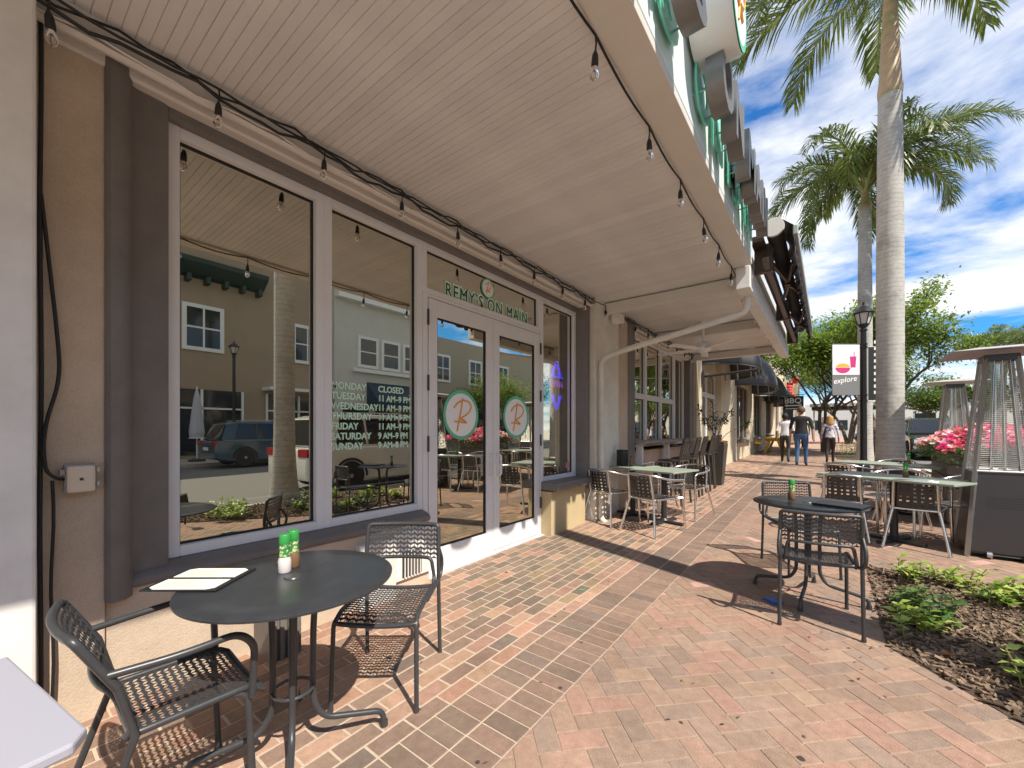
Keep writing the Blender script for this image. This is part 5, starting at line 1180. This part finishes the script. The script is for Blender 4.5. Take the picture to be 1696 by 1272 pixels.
m = MB(); m.tube([(-1.3, 0, .42), (.45, 0, .42)], .02, 6); m.obj('bracket', M_lampb, BQ)
RL = MB()
for i in range(7): RL.lathe([(.001, -.14), (.13, -.1), (.18, 0), (.13, .1), (.001, .14)], (random.uniform(-.2, .2), random.uniform(-.2, .2), i * -.16), 10)
o = RL.obj('red_flower_basket', mat('red_decoration', (.65, .04, .03), .6), smooth=60); o.location = (-1.75, 30.5, gz(30) + 4.1); tag(o, 'bright red hanging decoration above the BBQ sign', 'decoration')
PB = thing('picnic_bench', 'yellow wooden picnic bench against the cream shop wall', 'bench', (-1.95, 22.9, gz(22.9)))
for i in range(4): m = MB(); m.box(-.35 + i * .18, -.19 + i * .18, -1.1, 1.1, .66, .70); m.obj('plank', M_yellow, PB)
for yy in (-.9, .8): m = MB(); m.box(-.38, .38, yy, yy + .09, .55, .655); m.obj('crossbar', M_yellow, PB); m = MB(); m.prism([(-.40, 0), (-.30, 0), (-.12, .55), (-.22, .55)], 'y', yy, yy + .08); m.obj('leg', M_yellow, PB); m = MB(); m.prism([(.40, 0), (.22, .55), (.12, .55), (.30, 0)], 'y', yy, yy + .08); m.obj('leg', M_yellow, PB)
for s in (-1, 1): m = MB(); m.box(s * .62 - .11, s * .62 + .11, -1.1, 1.1, .40, .44); m.obj('seat', M_yellow, PB)
CR = thing('cafe_canopy', 'dark flat canopy over cafe seats far ahead beneath the tree', 'canopy', (1.2, 41, gz(30)))
MB().box(-2.2, 2.4, -1.5, 1.5, 2.55, 2.75).obj('roof', M_awnd, CR); MB().box(-2.3, 2.5, -1.6, -1.5, 2.75, 3.0).obj('fascia', M_white, CR)
for xx in (-2.1, 2.3): MB().box(xx, xx + .1, -1.4, -1.3, 0, 2.55).obj('post', M_white, CR)
FWB = thing('far_building', 'low white building far across the junction behind the parked cars', 'building', (14, 62, gz(30)))
MB().box(-8, 16, 0, 10, -.5, 4.3).obj('wall', mat('far_white_wall', (.70, .66, .58), .9), FWB); MB().box(-8.2, 16.2, -.2, 10, 4.3, 4.7).obj('cornice', M_white2, FWB)
for i in range(6): MB().box(-6.5 + i * 3.6, -4.9 + i * 3.6, -.05, 0, 1.0, 2.8).obj('window', M_wglass, FWB)
for i, (a, w_, h_, lab) in enumerate(((6, 18, 5.2, 'pale building far up the street behind the trees'), (-16, 18, 7.5, 'tall pale building closing the far end of the walk'))):
    B_ = thing('far_building', lab, 'building', (a, 84 + i * 6, gz(30))); MB().box(-w_ / 2, w_ / 2, 0, 8, -.5, h_).obj('wall', M_offw, B_)
    for q in range(5): MB().box(-w_ / 2 + 1 + q * 3.3, -w_ / 2 + 2.2 + q * 3.3, -.05, 0, 1, 2.6).obj('window', M_wglass, B_)

# ---------------------------------------------------------------- cars
def car(label, x, y, z, rz, L, Wd, Ht, paint, suv=True):
    """front toward +Y"""
    t = thing('parked_car', label, 'car', (x, y, z), rz, 'cars parked along the street'); h = Wd / 2; l = L / 2
    low = [(-l, .42), (-l + .03, .30), (-l + .5, .22), (l - .5, .22), (l - .05, .32), (l, .52), (l - .03, .72), (l - .18, .86), (l * .46, 1.00), (-l + .35, 1.02), (-l + .05, .96), (-l, .80)] if suv else [(-l, .40), (-l + .4, .22), (l - .4, .22), (l, .42), (l - .05, .62), (l * .45, .86), (-l + .6, .92), (-l, .82)]
    n = len(low); bmx = bmesh.new(); rows = []
    for xx, sc, dzz in ((-h, .965, .02), (-h + .06, 1, 0), (h - .06, 1, 0), (h, .965, .02)): rows.append([bmx.verts.new((xx, p[0] * sc, p[1] * (1 if sc == 1 else .985) + dzz * .3)) for p in low])
    for a, b in zip(rows, rows[1:]):
        for i in range(n): j = (i + 1) % n; bmx.faces.new((a[i], b[i], b[j], a[j]))
    bmx.faces.new(rows[0][::-1]); bmx.faces.new(rows[-1]); bmesh.ops.recalc_face_normals(bmx, faces=bmx.faces[:])
    me = bpy.data.meshes.new('body'); bmx.to_mesh(me); bmx.free(); me.materials.append(paint); me.polygons.foreach_set('use_smooth', [True] * len(me.polygons)); me.set_sharp_from_angle(angle=R(32))
    body = link('body', me, t, bevel=.035)
    zb = 1.0 if suv else .88
    cab = [(-l + .22, zb), (l * .40, zb), (l * .10, Ht - .05), (l * -.1, Ht), (-l + .75, Ht - .03), (-l + .42, Ht - .12)]
    def side(s, sc): return [(s * (h - .05 - (p[1] - zb) * .24) * 1., p[0], p[1]) for p in cab]
    m = MB(); a = m.add(side(-1, 1)); b = m.add(side(1, 1)); n = len(cab)
    for i in range(n): j = (i + 1) % n; m.face((a + j, a + i, b + i, b + j))
    m.face(tuple(a + i for i in range(n))); m.face(tuple(b + i for i in range(n))[::-1]); m.obj('cabin', paint, t, bevel=.04)
    # glass: windscreen, rear window, three side windows each side, standing a little proud
    def lerp(p, q, f): return tuple(p[i] + (q[i] - p[i]) * f for i in range(3))
    def pane(nm, P, off):
        c = sum((Vector(p) for p in P), Vector()) / len(P); m = MB(); P = [c + (Vector(p) - c) * .9 + Vector(off) for p in P]; m.quad(*P); m.obj(nm, M_cwin, t)
    S0, S1 = side(-1, 1), side(1, 1)
    pane('windscreen', [S0[1], S1[1], S1[2], S0[2]], (0, .022, .022)); pane('rear_window', [S1[0], S0[0], S0[5], S1[5]], (0, -.022, .012))
    for s, S in ((-1, S0), (1, S1)):
        cut = lambda y: ((s * (h - .05 - .06 * .24), y, zb + .06), (s * (h - .05 - (Ht - .1 - zb) * .24), y, Ht - .10))
        ysx = [-l + .62, -l * .42, l * -.02, l * .26]
        for q in range(3):
            A, B = cut(ysx[q] + .03), cut(ysx[q + 1] - .03); tb = B[1] if q < 2 else (B[1][0], l * .10, B[1][2])
            if q == 0: A = (A[0], (A[1][0], A[1][1] + .16, A[1][2]))
            P = [A[0], B[0], tb, A[1]]; m = MB(); m.quad(*[(p[0] + s * .018, p[1], p[2]) for p in (P if s > 0 else P[::-1])]); m.obj('side_window', M_cwin, t)
        m = MB(); m.box(s * h - .02 * s - .09, s * h - .02 * s + .09, l * .33, l * .33 + .1, zb + .0, zb + .14); m.obj('mirror', paint, t, bevel=.03)
        m = MB(); m.quad(*[(s * (h - .12 - a_), l - .03 - b_ * .35, z_) for a_, b_, z_ in ((0, .1, .68), (.42, 0, .66), (.42, .1, .80), (.05, .45, .86))]); m.box(s * (h - .3) - .2, s * (h - .3) + .2, l - .10, l + .0, .66, .80); m.obj('headlight', M_headl, t)
        m = MB(); m.box(s * (h - .22) - .2, s * (h - .22) + .2, -l - .012, -l + .12, .80, .97); m.obj('tail_light', M_taill, t, bevel=.01)
        for yy in (l * .62, -l * .60):
            wh = MB(); MXw = Matrix.Translation((s * (h - .10), yy, .35)) @ Matrix.Rotation(R(90) * s, 4, 'Y'); wh.lathe([(.22, -.10), (.33, -.10), (.355, -.07), (.355, .07), (.33, .105), (.23, .112)], n=28, M=MXw); w_ = wh.obj('wheel', M_tyre, t, smooth=40)
            rm = MB(); rm.lathe([(.235, .10), (.225, .085), (.215, .06)], n=24, M=MXw); rm.lathe([(.05, .115), (.001, .118)], n=12, M=MXw)
            for q in range(7):
                MM = MXw @ Matrix.Rotation(q * 2 * math.pi / 7, 4, 'Z'); rm.box(.03, .225, -.022, .022, .085, .108, MM)
            rm.obj('rim', M_rim, w_)
            ar = MB(); P = [(s * (h + .004), yy + .42 * math.cos(a_), .33 + .42 * math.sin(a_)) for a_ in [i * math.pi / 14 for i in range(15)]]; Q = [(p[0], yy + (p[1] - yy) * .90, .33 + (p[2] - .33) * .90) for p in P]
            ar.tube([((p[0] + q_[0]) / 2, (p[1] + q_[1]) / 2, (p[2] + q_[2]) / 2) for p, q_ in zip(P, Q)], .03, 6); ar.obj('wheel_arch', M_gasket, t)
    m = MB(); m.box(-h + .35, h - .35, l - .02, l + .012, .50, .64); m.obj('grille', M_gasket, t); m = MB(); m.box(-.26, .26, -l - .015, -l, .62, .74); m.obj('number_plate', M_vinylw, t)
    m = MB()
    for s in (-1, 1): m.tube([(s * (h - .27), -l + .9, Ht + .02), (s * (h - .27), 0, Ht + .05), (s * (h - .27), l * .06, Ht - .0)], .016, 6)
    m.obj('roof_rail', M_rim, t); return t
rz_ = -.13
car('dark teal blue SUV parked across the street, mirrored in the left window', 12.5, 7.6, gz(9) + rz_, 0, 4.9, 1.95, 1.72, mat('teal_paint', (.015, .06, .10), .3, coat=1.))
car('white SUV parked at the near kerb, mirrored in the opening hours window', 3.75, 6.65, gz(8) + rz_, 0, 4.95, 1.98, 1.76, mat('white_car_paint', (.72, .71, .68), .3, coat=1.))
car('dark olive SUV parked at the kerb behind the flower planter', 3.5, 24.4, gz(24) + rz_, math.pi, 4.6, 1.9, 1.68, mat('olive_paint', (.035, .04, .025), .18, coat=1.))
car('white car parked far down the street', 6.2, 34, gz(30) + rz_, R(70), 4.5, 1.85, 1.46, mat('white_car_paint2', (.72, .72, .72), .3, coat=1.), False)
car('silver car parked far down the street beside the white one', 9.5, 36, gz(30) + rz_, R(70), 4.5, 1.85, 1.46, mat('silver_car_paint', (.4, .41, .43), .3, .4, coat=1.), False)
car('blue car parked far away between the palm trunks', 3.2, 40, gz(30) + rz_, R(20), 4.5, 1.85, 1.5, mat('blue_car_paint', (.03, .07, .22), .3, coat=1.), False)

# ---------------------------------------------------------------- across the street (seen mirrored in the glass)
def opp_window(par, x, a, b, z0, z1, grid=(2, 2)):
    m = MB(); m.box(x - .08, x, a - .13, b + .13, z0 - .13, z1 + .13); f = m.obj('window', M_white2, par)
    for i in range(grid[0]):
        for j in range(grid[1]):
            w_, h_ = (b - a) / grid[0], (z1 - z0) / grid[1]; m = MB(); m.box(x - .086, x - .081, a + i * w_ + .04, a + (i + 1) * w_ - .04, z0 + j * h_ + .04, z0 + (j + 1) * h_ - .04); m.obj('pane', M_wglass, f)
OX = 17.
OA = thing('opposite_building', 'beige two storey building across the street, mirrored in the left window', 'building', (0, 0, 0))
MB().box(OX, OX + 10, -16, 12.4, -.6, 10.5).obj('wall', M_beige, OA)
for a in (-6, 5.65, 10.4): opp_window(OA, OX, a, a + 1.35, 5.1, 6.95)
m = MB(); m.prism([(OX, 8.25), (OX - .25, 8.35), (OX - .8, 8.75), (OX - .85, 8.95), (OX, 8.95)], 'y', 1.5, 8.8); m.obj('cornice', M_gcorn, OA)
for i in range(10): m = MB(); m.box(OX - .5, OX, 2 + i * .72, 2.16 + i * .72, 8.0, 8.3); m.obj('bracket', M_gcorn, OA)
for a, b in ((-5, -.5), (.2, 4.2), (4.6, 7.9), (9.0, 12.2)):
    m = MB(); m.box(OX - .04, OX, a, b, .2, 3.2); m.obj('shop_window', M_wglass, OA)
    for q in (a, (a + b) / 2, b): m = MB(); m.box(OX - .10, OX - .041, q - .05, q + .05, .1, 3.2); m.obj('mullion', M_white2, OA)
    m = MB(); m.box(OX - .10, OX - .041, a + .05, b - .05, 2.3, 2.38); m.obj('transom_bar', M_white2, OA)
m = MB(); m.box(OX - 1., OX, 8.8, 12.3, 3.35, 3.5); m.obj('canopy', M_white2, OA)
OB = thing('opposite_building', 'off white stucco building with three windows and navy awning across the street', 'building', (0, 0, 0))
MB().box(OX - .3, OX + 9.5, 12.5, 19.2, -.6, 9.6).obj('wall', M_offw, OB)
for a in (14.1, 15.75, 17.4): opp_window(OB, OX - .3, a, a + 1.15, 5.3, 6.95, (1, 2))
MB().box(OX - .55, OX - .3, 13.6, 19.0, 4.85, 5.05).obj('sill', M_white2, OB); MB().box(OX - .8, OX - .3, 12.5, 19.2, 9.0, 9.5).obj('cornice', M_white2, OB)
m = MB(); m.prism([(OX - .3, 4.3), (OX - 1.5, 3.1), (OX - 1.5, 2.75), (OX - .3, 2.75)], 'y', 14.6, 18.6); m.obj('awning', M_navy, OB)
for a in (13, 15.2, 17.2): MB().box(OX - .34, OX - .3, a, a + 1.7, .2, 2.7).obj('shop_window', M_wglass, OB)
OC_ = thing('opposite_building', 'pale beige building farther along across the street, mirrored in the door glass', 'building', (0, 0, 0))
MB().box(OX + .2, OX + 9, 19.3, 33, -.6, 8.3).obj('wall', mat('sand_stucco', (.40, .35, .28), .9), OC_)
for a in (20.6, 24.2, 27.8): opp_window(OC_, OX + .2, a, a + 1.3, 5.1, 6.9)
MB().box(OX - .8, OX + .2, 19.4, 32.8, 3.5, 3.75).obj('canopy', M_trim, OC_)
for a in (20, 23.2, 26.4): MB().box(OX + .16, OX + .2, a, a + 2.6, .2, 3.0).obj('shop_window', M_wglass, OC_)
UM = thing('closed_parasol', 'closed pale grey parasol on the far pavement across the street', 'parasol', (15.0, 5.55, gz(5.5)))
MB().tube([(0, 0, 0), (0, 0, 3.1)], .025, 8).obj('pole', M_white2, UM); MB().lathe([(.30, .95), (.24, 1.0), (.27, 1.2), (.20, 1.9), (.12, 2.6), (.05, 2.95), (.001, 3.0)], n=9).obj('folded_canopy', mat('parasol_cloth', (.5, .5, .56), .8), UM); MB().lathe([(.3, 0), (.3, .08), (.05, .12)], n=16).obj('base', M_steel, UM)
for i, (lab, y) in enumerate((('leafy tree across the street, mirrored in the right door leaf', 24.), )):
    tree(lab, 13.9, y, 6.2, .4, 9000, M_tree, 60 + i, lf_=.15, stems=3, group='trees across the street')
